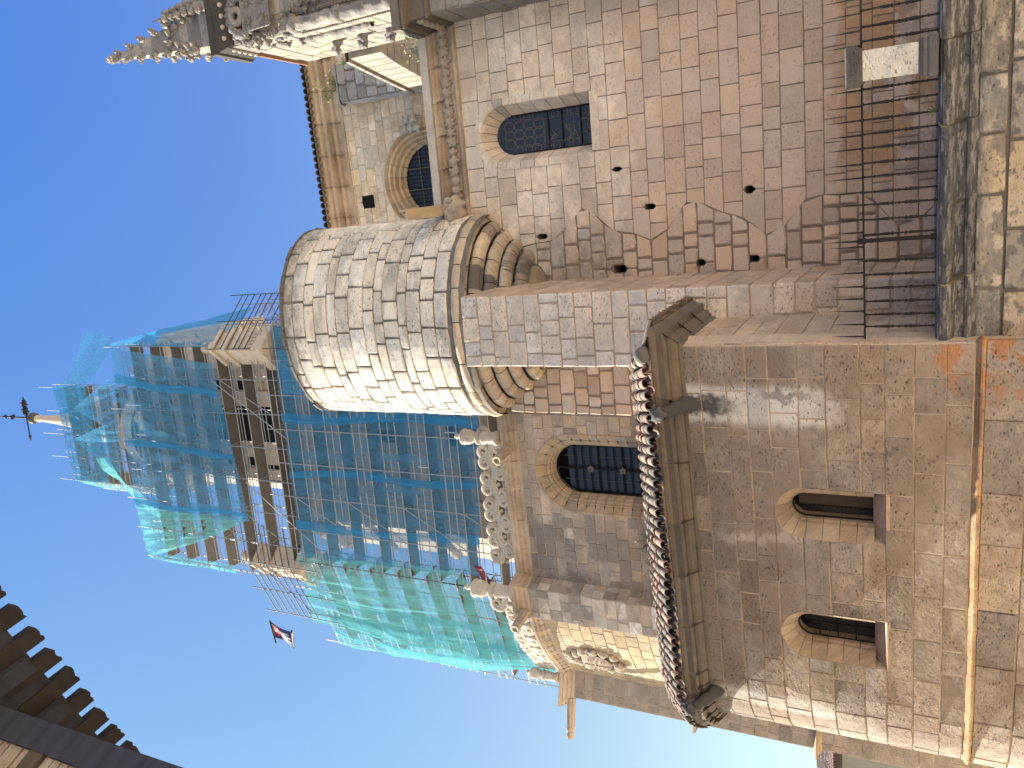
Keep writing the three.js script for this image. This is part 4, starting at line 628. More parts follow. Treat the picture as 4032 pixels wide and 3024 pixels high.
// ---- openwork scroll parapet above the chapel
function scrollGeo(map, flip) { // an S of carved stone: two volutes joined by a leafy stem
  const pts = [], spiral = (cx, cy, r0, a0, turns, dir, n) => { const o = []; for (let i = 0; i <= n; i++) { const k = i / n, a = a0 + dir * turns * 2 * Math.PI * k, r = r0 * (1 - 0.82 * k); o.push([cx + Math.cos(a) * r, cy + Math.sin(a) * r]); } return o; };
  const up = spiral(0.19, 0.66, 0.22, -2.35, 1.4, -1, 22), dn = spiral(0.31, 0.21, 0.2, 0.9, 1.4, -1, 22);
  const path = [...rev(up), [0.16, 0.46], [0.27, 0.42], ...dn].map(([x, y]) => [flip ? -x : x, y]);
  const c = new THREE.CatmullRomCurve3(path.map(([x, y]) => V(x, y, 0)), false, 'centripetal'), n = 56, out = [], P = c.getPoints(n);
  const ring = 8;
  return smoothGrid((s, v) => { const i = Math.min(n, Math.round(v * n)), p = P[i], q = P[Math.min(n, i + 1)], o = P[Math.max(0, i - 1)], d = q.clone().sub(o).normalize(), w = 0.022 + 0.06 * Math.sin(Math.PI * clamp(v * 0.9 + 0.05)) + 0.035 * Math.exp(-(((v - 0.5) / 0.1) ** 2)), th = s * 2 * Math.PI, a = Math.cos(th), b = Math.sin(th), k = 1 + 0.18 * Math.sin(v * 60) * (v > 0.35 && v < 0.65 ? 1 : 0.2); return map(p.x - d.y * a * w * k, p.y + d.x * a * w * k, Math.sign(b) * Math.pow(Math.abs(b), 0.6) * 0.085); }, ring, n, (s, v) => [v * 2, s * 0.3]);
}
{
  const t = thing('scroll_parapet', 'pale openwork parapet of carved S scrolls above the barred chapel window', 'parapet', KA(-3.5, 12.9));
  const run = (mapAt, L, step, n0 = 0) => { for (let u = n0, k = 0; u < L; u += step, k++) { const f = (x, y, o) => mapAt(u + x, 12.88 + y, o - 0.05); for (const [fl, dx] of [[false, 0.0], [true, step]]) { if (fl && u + step > L + 0.1) continue; const g = scrollGeo((x, y, o) => f(x + dx, y, o), fl); if (!fl || k >= 0) part(t, 'scroll', g, M.carvedPale); } const nrm = mapAt(u, 0, 1).sub(mapAt(u, 0, 0)); part(t, 'leaf_knob', merge([[0.0, 0.5, 0.07], [0.0, 0.3, 0.055], [0.0, 0.78, 0.06], [step / 2, 0.32, 0.06], [step / 2, 0.2, 0.05], [step / 2, 0.06, 0.06]].map(([x, y, r]) => lump(f(x, y, 0.02), nrm, r, 0.9, 4, 0.3, 9))), M.carvedPale); } };
  run((u, v, o) => KA(-5.35 + u, v, o - 0.05), 4.2, 0.85, 0.0);
  const FRm = pathMap([chap[3], chap[2]]); run((u, v, o) => FRm(u, v, o), 0.35, 0.85, 0.1);
  const t2 = thing('scroll_parapet', 'pale openwork scroll parapet over the curved sunlit bay', 'parapet', V(-8.7, 12.9, -24));
  const BMp = pathMap(rev(bayCurve)); const tt = t; run2(); function run2() { for (let u = 0.1; u < BMp.len - 0.1; u += 0.62) { const f = (x, y, o) => BMp(u + x, 12.88 + y, o + 0.08); part(t2, 'scroll', scrollGeo((x, y, o) => f(x, y, o), false), M.carvedPale); part(t2, 'scroll', scrollGeo((x, y, o) => f(x + 0.6, y, o), true), M.carvedPale); const nrm = BMp(u, 0, 1).sub(BMp(u, 0, 0)); part(t2, 'leaf_knob', merge([[0, 0.5, 0.07], [0, 0.28, 0.06], [0.3, 0.3, 0.06], [0.3, 0.1, 0.06], [0, 0.8, 0.06]].map(([x, y, r]) => lump(f(x, y, 0.02), nrm, r, 0.9, 4, 0.3, 9))), M.carvedPale); } }
}
// urns that stand between the parapets
const urnPts = [[0, 0], [0.2, 0], [0.2, 0.12], [0.16, 0.14], [0.17, 0.45], [0.2, 0.5], [0.14, 0.56], [0.2, 0.62], [0.21, 0.66], [0.13, 0.7], [0.11, 0.76], [0.17, 0.84], [0.21, 0.95], [0.2, 1.06], [0.23, 1.1], [0.22, 1.14], [0.12, 1.2], [0.06, 1.26], [0.08, 1.34], [0.05, 1.4], [0, 1.42]];
for (const [p, lab, s] of [[KA(-6.3, 12.9, 0.1), 'pale stone urn on the corner of the buttress, nearer the barred window', 1.3], [V(-10.1, 12.9, -25.2), 'stone urn at the far end of the parapet over the curved bay', 0.9], [KA(-1.3, 12.9, 0.0), 'stone urn half hidden beside the round turret', 1.1]]) {
  const t = thing('stone_urn', lab, 'urn', p); const mk = (a, b, name) => part(t, name, withColor(lathe(urnPts.slice(a, b).map(([r, y]) => [r * s, y * s]), p, 18)), M.carvedPale); mk(0, 7, 'pedestal'); mk(6, 12, 'neck'); mk(11, 21, 'body');
}
// cannon-shaped water spouts of the chapel cornice
for (const [p, d, lab, L, dark] of [[KA(-6.75, 12.55, 0.3), KA.n.clone().multiplyScalar(1).addScaledVector(KA.t, -0.25), 'fluted stone water spout on the buttress cornice pointing at the street', 0.75, 0], [KA(-1.55, 12.6, 0.15), KA.n.clone().addScaledVector(KA.t, -0.2), 'fluted stone water spout beside the round turret', 0.7, 0], [V(-10.75, 12.5, -25.35), V(-1, -0.02, 0.05), 'fluted stone water spout sticking out against the sky at the far left', 1.35, 1]]) {
  const t = thing('waterspout', lab, 'waterspout', p), q = new THREE.Quaternion().setFromUnitVectors(V(0, 1, 0), d.clone().normalize());
  const mk = (pts, name) => part(t, name, withColor(new THREE.LatheGeometry(pts.map((a) => new THREE.Vector2(a[0], a[1] * L)), 12).applyQuaternion(q).translate(p.x, p.y, p.z)), dark ? M.cornice : M.carved);
  mk([[0.16, 0], [0.155, 0.2], [0.125, 0.72], [0.15, 0.74], [0.15, 0.8]], 'spout'); mk([[0.15, 0.8], [0.12, 0.82], [0.14, 0.92], [0.15, 1], [0.08, 1], [0.07, 0.7], [0, 0.7]], 'mouth');
  const fl = []; for (let k = 0; k < 8; k++) { const a = k / 8 * 6.283; fl.push(bar(V(Math.cos(a) * 0.158, 0, Math.sin(a) * 0.158), V(Math.cos(a) * 0.128, 0.72 * L, Math.sin(a) * 0.128), 0.018, 4).applyQuaternion(q).translate(p.x, p.y, p.z)); } part(t, 'fluting', withColor(merge(fl)), dark ? M.cornice : M.carved);
}

// ---- high wall with the round window
{
  const mat = stoneMat([-1.5, 14, 8, 8], [768, 768], [0.62, 0.52, 0.41], { pit: 0.4, patch: 0.3, patchCol: [0.46, 0.33, 0.22], stains: (u, v, c, f, m) => blend(c, [0.4, 0.28, 0.17], sstep(0.55, 0.7, nz(u * 0.3, v * 0.2 + 3)) * 0.5) });
  const t = thing('high_nave_wall', 'high cream stone wall with a round stained window under a moulded eave', 'wall', NA(2, 14)), o = { uc: 0.43, vs: 17.62, w: 1.72, v0: 15, round: 1 };
  part(t, 'mortar_bed', slab(NA, [[-4, 12.5], [7.5, 12.5], [7.5, 21.4], [-4, 21.4]], [{ ...o, w: 1.65 }], -0.7, 0, 40), M.mortarPale);
  part(t, 'inner_core', boxMap(NA, -3.9, 7.4, 12.5, 21.3, -2.6, -1.4), M.dark);
  layStones(t, NA, masonry({ levels: levelsOf(15.2, 21.3, 0.33, []), uA: -1.6, uB: 7.4, holes: [{ ...o, w: 1.8 }, { rect: 1, uc: -0.1, w: 0.22, v0: 20.1, v1: 20.7 }], len: [0.35, 0.75], joint: 0.02 }), mat, { tint: tinter(0.14, 0.06, 0.1, [1.1, 1.12, 1.14]), d: 0.02, bev: 0.014, rough: 0.012, most: 220 });
  part(t, 'dark_opening', boxMap(NA, -0.35, 0.15, 20.15, 20.75, -0.02, 0.012), M.dark);
  const rose = sub(t, 'round_window');
  const st = [[2.1, 0.0], [2.1, 0.14], [2.03, 0.16], [1.97, 0.02], [1.9, 0.01], [1.84, 0.12], [1.78, 0.1], [1.75, -0.04], [1.68, -0.05], [1.63, 0.02], [1.57, 0.0], [1.54, -0.18], [1.47, -0.2], [1.42, -0.12], [1.37, -0.15], [1.34, -0.32], [1.24, -0.42]];
  for (let k = 0; k < 22; k++) { const a0 = k / 22 * 6.2832 + 0.006, a1 = (k + 1) / 22 * 6.2832 - 0.006, m = new Mesher(), tt = tinter(0.1, 0.05)(), P = (a, [r0, n]) => { const r = 1.24 + (r0 - 1.24) * 0.73; return NA(o.uc + Math.cos(a) * r, o.vs + Math.sin(a) * r, n); }; for (let i = 0; i < 3; i++) for (let j = 0; j + 1 < st.length; j++) { const x = a0 + (a1 - a0) * i / 3, y = a0 + (a1 - a0) * (i + 1) / 3, U = (a, s) => [a * s[0], s[0] + s[1]]; m.quad(P(x, st[j]), P(y, st[j]), P(y, st[j + 1]), P(x, st[j + 1]), U(x, st[j]), U(y, st[j]), U(y, st[j + 1]), U(x, st[j + 1]), tt); } part(rose, 'ring_stone', m.geo(), M.surround); }
  for (let i = 0; i < 5; i++) for (let j = 0; j < 4; j++) { const x0 = -1.25 + i * 0.5, x1 = x0 + 0.49, y0 = -1.25 + j * 0.625, y1 = y0 + 0.615; if (Math.hypot(Math.max(0, Math.abs((x0 + x1) / 2) - 0.25), Math.max(0, Math.abs((y0 + y1) / 2) - 0.31)) > 1.2) continue; part(rose, 'glass_panel', boxMap(NA, o.uc + x0, o.uc + x1, o.vs + y0, o.vs + y1, -0.5, -0.48), M.glass); }
  for (let i = 0; i < 18; i++) { const x = -1.2 + i * 0.141, h = Math.sqrt(Math.max(0.01, 1.54 - x * x)); part(rose, 'iron_bar', bar(NA(o.uc + x, o.vs - h, -0.36), NA(o.uc + x, o.vs + h, -0.36), 0.014, 5), M.darkIron); }
  for (const y of [-0.55, 0.1, 0.6]) { const h = Math.sqrt(1.54 - y * y); part(rose, 'cross_bar', bar(NA(o.uc - h, o.vs + y, -0.44), NA(o.uc + h, o.vs + y, -0.44), 0.022, 5), M.lead); }
  for (const x of [-0.3, 0.45]) { const h = Math.sqrt(1.54 - x * x); part(rose, 'cross_bar', bar(NA(o.uc + x, o.vs - h, -0.45), NA(o.uc + x, o.vs + h, -0.45), 0.022, 5), M.lead); }
  const came = []; for (let k = 0; k < 60; k++) { const r = 0.25 + 0.85 * Math.sqrt(rnd()), a = rnd() * 6.28, s = 0.09, n = 6; for (let i = 0; i < n; i++) { const p = (q) => NA(o.uc + Math.cos(a) * r + Math.cos(q / n * 6.283) * s, o.vs + Math.sin(a) * r + Math.sin(q / n * 6.283) * s, -0.46); came.push(bar(p(i), p(i + 1), 0.006, 3)); } } part(rose, 'lead_came', merge(came), M.lead);
  // moulded eave
  const eave = sub(t, 'eave_cornice'), path = [NA.xz(-4, 0), NA.xz(7.4, 0)];
  moulding(eave, 'cornice_stone', path, [[0, 21.0], [0.06, 21.02], [0.09, 21.12], [0.05, 21.14], [0.05, 21.3], [0.16, 21.34], [0.2, 21.42], [0.14, 21.45], [0.14, 21.52], [0.42, 21.55], [0.44, 21.66], [0.4, 21.68], [0.4, 21.72], [0.5, 21.76], [0.56, 21.84], [0.52, 21.86], [0.6, 21.9], [0.66, 21.94], [0.66, 21.98], [0, 22]], M.cornice, { stone: 1.1, tint: tinter(0.1, 0.07) });
  const tm = plain(new THREE.Color().setRGB(0.16, 0.14, 0.125), 0.9);
  for (let u = -3.9, k = 0; u < 7.2; u += 0.24, k++) { const g = new THREE.CylinderGeometry(0.105, 0.12, 0.6, 8, 1, true, 0, Math.PI * 2), d = NA.n.clone().multiplyScalar(-1).add(V(0, 0.3, 0)).normalize(); g.applyQuaternion(new THREE.Quaternion().setFromUnitVectors(V(0, 1, 0), d)); const q = NA(u, 22.02, 0.5); part(t, 'eave_tile', g.translate(q.x, q.y, q.z), tm); }
  part(t, 'roof_slope', boxMap((u, v, n) => NA(u, v + (0.6 - n) * 0.3, n), -4, 7.4, 21.9, 22.0, -6, 0.6), tm);
  // small carved corbel beside the round window
  const cb = sub(t, 'carved_corbel'); part(cb, 'corbel_block', boxMap(NA, 2.2, 2.55, 17.6, 18.2, 0, 0.4), M.carvedGrey); part(cb, 'corbel_carving', merge([0, 1, 2, 3, 4].map((i) => lump(NA(2.2 + (i % 2) * 0.3, 17.62 + i * 0.13, 0.4), NA.n, 0.15, 0.8, 4, 0.35, 10))), M.carvedGrey);
  // grey buttress on this wall
  const gm = stoneMat([0, 12, 4, 12], [512, 768], [0.27, 0.265, 0.27], { pit: 0.9, patch: 0.6, patchCol: [0.13, 0.135, 0.14], bump: 0.02 });
  const b = thing('grey_buttress', 'dark grey buttress with a sloping top against the high wall with the round window', 'buttress', NA(4, 14, 0.4)), BN = (u, v, n) => NA(u, v, n + 0.8);
  part(b, 'mortar_bed', boxMap(NA, 3.4, 4.68, 12.5, 20.4, 0, 0.78), M.mortarGrey);
  layStones(b, BN, masonry({ levels: levelsOf(13.5, 20.42, 0.4), uA: 3.4, uB: 4.68, len: [0.35, 0.8], joint: 0.04 }), gm, { tint: tinter(0.25, 0.03, 0.25, [1.5, 1.55, 1.65]), d: 0.03, bev: 0.05, rough: 0.03 });
  const BS = (u, v, n) => V(...NA(3.4, v, 0.8 - u).toArray()).addScaledVector(NA.t, -n);
  layStones(b, BS, masonry({ levels: levelsOf(13.5, 20.42, 0.4), uA: 0.0, uB: 0.8, len: [0.35, 0.8], joint: 0.04 }), gm, { tint: () => [1.5, 1.55, 1.6], d: 0.02, bev: 0.03, rough: 0.02, name: 'side_stone' });  // side stones tinted paler, imitating light on this face
  part(b, 'sloping_top', boxMap((u, v, n) => NA(u, v + (0.9 - n) * 0.5, n), 3.38, 4.7, 20.4, 20.46, 0, 0.85), gm);
}
// ---- the big pinnacle buttress at the upper right
{
  const lit = stoneMat([-4, 12, 6, 8], [768, 768], [0.27, 0.24, 0.185], { pit: 0.6, patch: 0.4, patchCol: [0.21, 0.19, 0.16], stains: (u, v, c, f, m) => { blend(c, [0.2, 0.195, 0.19], 0.6 * sstep(0.6, 0.68, nz(u * 0.3, v * 0.3) * 0.6 + f * 0.4)); } });
  const gr = stoneMat([5, 10, 6, 14], [768, 1024], [0.27, 0.245, 0.215], { pit: 0.7, patch: 0.7, patchCol: [0.14, 0.14, 0.145], bump: 0.02, stains: (u, v, c, f, m) => blend(c, [0.13, 0.13, 0.135], 0.5 * sstep(0.5, 0.6, nz(u * 0.2 + 4, v * 0.3))) });
  const t = thing('pinnacle_buttress', 'tall weathered church buttress with a carved shield and a crocketed stone pinnacle', 'buttress', WA(7.4, 12, 0));
  const B = (u, v, n) => WA(u, v, n), U0 = 6.84, U1 = 8.3;
  // lower stage
  part(t, 'lower_stage', boxMap(B, 6.42, 8.6, 0, 12, -0.2, 1.03), M.mortarPale);
  const LSm = (u, v, n) => WA(6.4 - n, v, u), LF = (u, v, n) => WA(u, v, 1.05 + n);
  layStones(t, LSm, masonry({ levels: levelsOf(2, 11.94, 0.4), uA: 0, uB: 1.05, len: [0.4, 0.7], joint: 0.016 }), lit, { tint: tinter(0.1, 0.04), d: 0.01, bev: 0.012, name: 'side_stone', most: 40 });
  layStones(t, LF, masonry({ levels: levelsOf(4, 11.94, 0.4), uA: 6.4, uB: 8.6, len: [0.5, 0.9], joint: 0.016 }), gr, { tint: tinter(0.1, 0.04), d: 0.01, bev: 0.012, most: 60 });
  // upper stage: sunlit side and carved front
  part(t, 'upper_stage', boxMap(B, U0 + 0.02, U1, 12.9, 18.3, -2.0, 0.86), M.mortarPale);
  const US = (u, v, n) => WA(U0 - n, v, u - 2.0);
  layStones(t, US, masonry({ levels: levelsOf(12.95, 18.4, 0.36), uA: 0, uB: 2.86, len: [0.45, 0.9], joint: 0.014 }), lit, { tint: tinter(0.09, 0.03), d: 0.012, bev: 0.01, name: 'side_stone', most: 120 });
  const UF = (u, v, n) => WA(u, v, 0.87 + n);
  layStones(t, UF, masonry({ levels: levelsOf(12.95, 18.2, 0.42), uA: U0, uB: U1, len: [0.5, 0.8], joint: 0.014 }), gr, { tint: tinter(0.15, 0.05, 0.2, [1.2, 1, 0.85]), d: 0.012, bev: 0.012, most: 70 });
  // fluted, carved shafts at the corners with bead strings
  const shaft = (u, n, r, y0, y1) => { const s = sub(t, 'carved_shaft'); const g = smoothGrid((a, v) => { const th = a * 6.2832, y = y0 + (y1 - y0) * v, k = r * (1 + 0.09 * Math.sin(v * 46) + 0.06 * Math.sin(th * 5 + v * 30)); return WA(u + Math.cos(th) * k, y, n + Math.sin(th) * k); }, 20, 70, (a, v) => [a, v * 4]); part(s, 'shaft', g, gr); for (const y of [y0 + 0.15, (y0 + y1) / 2, y1 - 0.3]) part(s, 'shaft_ring', withColor(lathe([[r * 0.9, -0.12], [r * 1.35, -0.06], [r * 1.35, 0.04], [r * 1.1, 0.12]], WA(u, y, n), 16)), gr); part(s, 'capital', merge([0, 1, 2, 3, 4, 5].map((i) => lump(WA(u + Math.cos(i) * r, y1 - 0.02, n + Math.sin(i) * r), WA.n, r * 0.55, 0.9, 4, 0.35, 10))), gr); };
  shaft(U0 + 0.1, 0.95, 0.16, 12.95, 16.4); shaft(U0 - 0.02, 0.1, 0.1, 14.3, 16.6); shaft(U0 + 0.62, 1.0, 0.09, 12.95, 15.6);
  const beads = (u, n, y0, y1, step) => { const L = []; for (let y = y0; y < y1; y += step) L.push(withColor(new THREE.SphereGeometry(0.032, 6, 5).translate(...WA(u, y, n).toArray()))); part(t, 'bead_string', merge(L), gr); };
  beads(U0 - 0.03, 0.62, 12.98, 16.2, 0.075); beads(U0 + 0.34, 0.93, 12.98, 16.6, 0.075);
  // shield with four stars, helmet wreath and mantling
  const sh = sub(t, 'carved_shield'), SU = U0 + 0.62, sy = 16.7, sf = (x, y, o) => WA(SU + x, sy + y, 0.95 + o);
  part(sh, 'shield', gridGeo((s, v) => { const w = 0.42 * (v < 0.3 ? 0.55 + 0.45 * Math.sqrt(v / 0.3) : 1), x = (s - 0.5) * 2 * w; return sf(x, v * 0.95, 0.1 + 0.1 * Math.cos((s - 0.5) * 2.6)); }, 8, 8, (s, v) => [s + 5.5, v + 12]), gr);
  part(sh, 'shield_rim', merge([...Array(24)].map((_, k) => { const p = (i) => { const q = i / 24 * 4, e = q % 1, f = Math.floor(q) % 4; const c = [[-0.4, 0.05], [0.4, 0.05], [0.43, 0.97], [-0.43, 0.97]]; const a = c[f], b = c[(f + 1) % 4]; return sf(a[0] + (b[0] - a[0]) * e, a[1] + (b[1] - a[1]) * e, 0.16); }; return bar(p(k), p(k + 1), 0.03, 5); })), gr);
  part(sh, 'star', merge([[-0.2, 0.27], [0.2, 0.27], [-0.2, 0.72], [0.2, 0.72]].flatMap(([x, y]) => [...Array(8)].map((_, i) => { const a = i / 8 * 6.283; return bar(sf(x, y, 0.2), sf(x + Math.cos(a) * 0.16, y + Math.sin(a) * 0.18, 0.2), 0.024, 4, 0.004); }))), gr);
  const wr = []; for (let k = 0; k < 14; k++) { const a = -0.5 + k / 13 * 4.2; wr.push(lump(sf(Math.cos(a) * 0.46, 1.05 + Math.sin(a) * 0.42, 0.1), WA.n, 0.13, 0.8, 4, 0.3, 10)); } part(sh, 'mantling', merge(wr), gr);
  part(sh, 'helmet', withColor(new THREE.TorusGeometry(0.17, 0.09, 8, 18).applyQuaternion(new THREE.Quaternion().setFromUnitVectors(V(0, 0, 1), WA.n)).translate(...sf(0, 1.2, 0.12).toArray())), gr);
  const leaf = (name, pts) => part(t, name, merge(pts.map(([u, v, n, r]) => lump(WA(u, v, n), WA.n, r, 0.85, pick([3, 4, 5]), 0.38, 11))), gr);
  for (let k = 0; k < 22; k++) leaf('carved_foliage', [0, 1, 2].map(() => { const y = rr(15.3, 18.2); return [U0 + rr(-0.06, y > 16.5 && y < 17.9 ? 0.12 : 0.6), y, 0.9 + rr(-0.04, 0.12), rr(0.05, 0.1)]; }));
  for (let k = 0; k < 7; k++) leaf('carved_foliage', [0, 1, 2].map(() => [U0 - rr(0.0, 0.05), rr(16.6, 18.2), rr(0.0, 0.8), rr(0.05, 0.09)]));
  for (const y of [14.3, 15.2, 16.1]) leaf('carved_bracket', [[U0 - 0.08, y, -0.7, 0.15], [U0 - 0.2, y + 0.1, -0.75, 0.12], [U0 - 0.28, y - 0.02, -0.7, 0.09]]);
  // slab with balls underneath
  const ring = [[U0 + 0.1, -0.2], [U0 + 0.1, 0.85], [U1, 0.85]].map(([u, n]) => WA.xz(u, n));
  moulding(t, 'top_slab', ring, [[0, 18.3], [0.14, 18.45], [0.2, 18.6], [0.25, 18.72], [0.29, 18.74], [0.3, 18.92], [0.1, 18.98], [-1.2, 19]], gr, { stone: 5, tint: () => [0.26, 0.25, 0.25] });
  for (let k = 0; k < 9; k++) { const p = k < 5 ? WA(U0 - 0.04, 18.5, -0.1 + k * 0.2) : WA(U0 + 0.2 + (k - 5) * 0.28, 18.5, 1.0); part(t, 'ball_ornament', withColor(new THREE.SphereGeometry(0.065, 10, 8).translate(p.x, p.y, p.z)), M.carvedPale); }
  const tileM = plain(new THREE.Color().setRGB(0.26, 0.13, 0.075), 0.9);
  for (let k = 0; k < 7; k++) part(t, 'coping_tile', boxMap((u, v, n) => WA(u, v + 0.06 * ((n + 2.1) % 0.31), n), U0 - 0.1, U1, 18.32 + k * 0.012, 18.38 + k * 0.012, -2.05 + k * 0.27, -1.76 + k * 0.27), tileM);
  part(t, 'coping_bed', boxMap(B, U0, U1, 18.25, 18.33, -2.0, -0.1), gr);
  // the pinnacle: four-sided spire with gables and crockets
  const cx = 7.5, cn = 0.35, y0 = 18.98, y1 = 23.9, hw = (y) => 0.5 * (1 - (y - y0) / (y1 - y0)) + 0.03, pin = sub(t, 'pinnacle');
  const P = (a, y, k = 1) => { const r = hw(y) * k; return WA(cx + Math.cos(a) * r * 1.414, y, cn + Math.sin(a) * r * 1.414); };
  for (let f = 0; f < 4; f++) { const a = Math.PI / 4 + f * Math.PI / 2, b = a + Math.PI / 2; for (let k = 0; k < 9; k++) { const ya = y0 + (y1 - y0) * k / 9 + 0.01, yb = y0 + (y1 - y0) * (k + 1) / 9, m = new Mesher(), tt = tinter(0.15, 0.04)(); m.quad(P(a, ya), P(b, ya), P(b, yb), P(a, yb), [5.5 + f, ya - 6], [6 + f, ya - 6], [6 + f, yb - 6], [5.5 + f, yb - 6], tt); part(pin, 'spire_stone', m.geo(), f === 1 ? lit : gr); } }
  part(pin, 'spire_core', merge([0, 1, 2, 3].map((f) => { const a = Math.PI / 4 + f * Math.PI / 2, b = a + Math.PI / 2, m = new Mesher(); m.tri(P(a, y0, 0.97), P(b, y0, 0.97), WA(cx, y1, cn), [0, 0], [1, 0], [0, 1]); return m.geo(); })), M.mortarGrey);
  for (let f = 0; f < 4; f++) for (let k = 0; k < 7; k++) { const a = Math.PI / 4 + f * Math.PI / 2, y = y0 + 0.7 + k * 0.62 + (f % 2) * 0.12, q = P(a, y, 1.12), d = q.clone().sub(WA(cx, y, cn)).normalize(), s = 1 - k * 0.06; part(pin, 'crocket', merge([lump(q, d, 0.12 * s, 1, 4, 0.3, 9), lump(q.clone().addScaledVector(d, 0.1 * s).add(V(0, 0.07, 0)), d, 0.085 * s, 1, 3, 0.35, 8), lump(q.clone().add(V(0, -0.08, 0)), d, 0.07 * s, 1, 3, 0.35, 8)]), gr); }
  part(pin, 'finial', merge([lump(WA(cx, y1, cn), V(0, 1, 0), 0.12, 1, 4, 0.3, 10), lump(WA(cx, y1 + 0.14, cn), V(0, 1, 0), 0.08, 1, 4, 0.3, 8), lump(WA(cx, y1 - 0.18, cn), V(0, 1, 0), 0.15, 0.7, 4, 0.3, 10)]), gr);
  for (const [f, d] of [[0, [-1, 0]], [1, [0, 1]]]) { // gables low on the faces that are seen
    const G = (x, y, o) => d[0] ? WA(cx - 0.34 - o, y, cn + x) : WA(cx + x, y, cn + 0.34 + o); const gb = sub(pin, 'gable');
    for (const s of [-1, 1]) { part(gb, 'gable_moulding', bar(G(s * 0.3, 20.0, 0.05), G(0, 21.1, 0.0), 0.055, 6), gr); for (let k = 0; k < 3; k++) part(gb, 'gable_crocket', lump(G(s * (0.32 - k * 0.09), 20.15 + k * 0.33, 0.1), V(0, 1, 0), 0.085, 1, 4, 0.35, 8), gr); part(gb, 'gable_foot', lump(G(s * 0.33, 19.9, 0.08), V(0, 1, 0), 0.1, 1, 4, 0.35, 9), gr); }
    part(gb, 'gable_tracery', merge([bar(G(-0.16, 19.5, 0.05), G(-0.16, 20.2, 0.02), 0.035, 5), bar(G(0.16, 19.5, 0.05), G(0.16, 20.2, 0.02), 0.035, 5), bar(G(-0.16, 20.2, 0.02), G(0, 20.5, 0), 0.035, 5), bar(G(0.16, 20.2, 0.02), G(0, 20.5, 0), 0.035, 5)]), gr);
  }
  // a smaller pinnacle cut by the edge of the picture
  const s2 = sub(t, 'small_pinnacle'); part(s2, 'spirelet', withColor(new THREE.ConeGeometry(0.3, 2.6, 4).rotateY(0.6).translate(...WA(8.05, 20.2, 0.75).toArray())), gr);
  for (let k = 0; k < 6; k++) for (let i = 0; i < 4; i++) { const y = 19.3 + k * 0.3, r = 0.32 * (1 - (y - 18.9) / 2.8), a = i * 1.571 + 0.5; part(s2, 'crocket', lump(WA(8.05 + Math.cos(a) * r, y, 0.75 + Math.sin(a) * r), V(Math.cos(a), 0.3, Math.sin(a)), 0.1, 1, 4, 0.35, 8), gr); }
  // flying arch back to the high wall
  const fl = thing('flying_buttress', 'small flying arch with a sunlit back between the pinnacle buttress and the grey buttress', 'buttress', WA(6.9, 15.5, -3.5));
  const A = WA(6.95, 0, -2.0), D = WA(6.62, 0, -6.3), side = V(D.z - A.z, 0, -(D.x - A.x)).normalize();
  const N = 8; for (let k = 0; k < N; k++) { const top = (s) => 16.75 + 0.75 * s - 0.1 * s * s, bot = (s) => 15.6 + 1.25 * s - 1.6 * s * s * 0.35 + (s < 0.2 ? 0 : 0), m = new Mesher(), s0 = k / N + 0.004, s1 = (k + 1) / N - 0.004, Q = (s, y, w) => A.clone().lerp(D, s).addScaledVector(side, w).setY(y), tt = tinter(0.12, 0.04)(); const c = [Q(s0, bot(s0), -0.3), Q(s1, bot(s1), -0.3), Q(s1, top(s1), -0.3), Q(s0, top(s0), -0.3), Q(s0, bot(s0), 0.3), Q(s1, bot(s1), 0.3), Q(s1, top(s1), 0.3), Q(s0, top(s0), 0.3)]; for (const f of [[0, 1, 2, 3], [5, 4, 7, 6], [3, 2, 6, 7], [4, 5, 1, 0], [4, 0, 3, 7], [1, 5, 6, 2]]) m.quad(...f.map((i) => c[i]), [s0 * 4 - 4, 15], [s1 * 4 - 4, 15], [s1 * 4 - 4, 16], [s0 * 4 - 4, 16], tt); part(fl, 'arch_stone', m.geo(), lit); }
  for (let k = 0; k < N; k++) { const top = (s) => 16.76 + 0.75 * s - 0.1 * s * s, m = new Mesher(), s0 = k / N + 0.004, s1 = (k + 1) / N - 0.004, Q = (s, y, w) => A.clone().lerp(D, s).addScaledVector(side, w).setY(y); for (const [a, b, c, d] of [[-0.38, 0, 0.38, 0], [-0.38, 0.12, 0.38, 0.12]]) m.quad(Q(s0, top(s0) + b, a), Q(s1, top(s1) + b, a), Q(s1, top(s1) + d, c), Q(s0, top(s0) + d, c), [0, 15], [1, 15], [1, 16], [0, 16]); for (const w of [-0.38, 0.38]) m.quad(Q(s0, top(s0), w), Q(s1, top(s1), w), Q(s1, top(s1) + 0.12, w), Q(s0, top(s0) + 0.12, w), [0, 15], [1, 15], [1, 15.1], [0, 15.1]); part(fl, 'coping_stone', m.geo(), lit); }
}

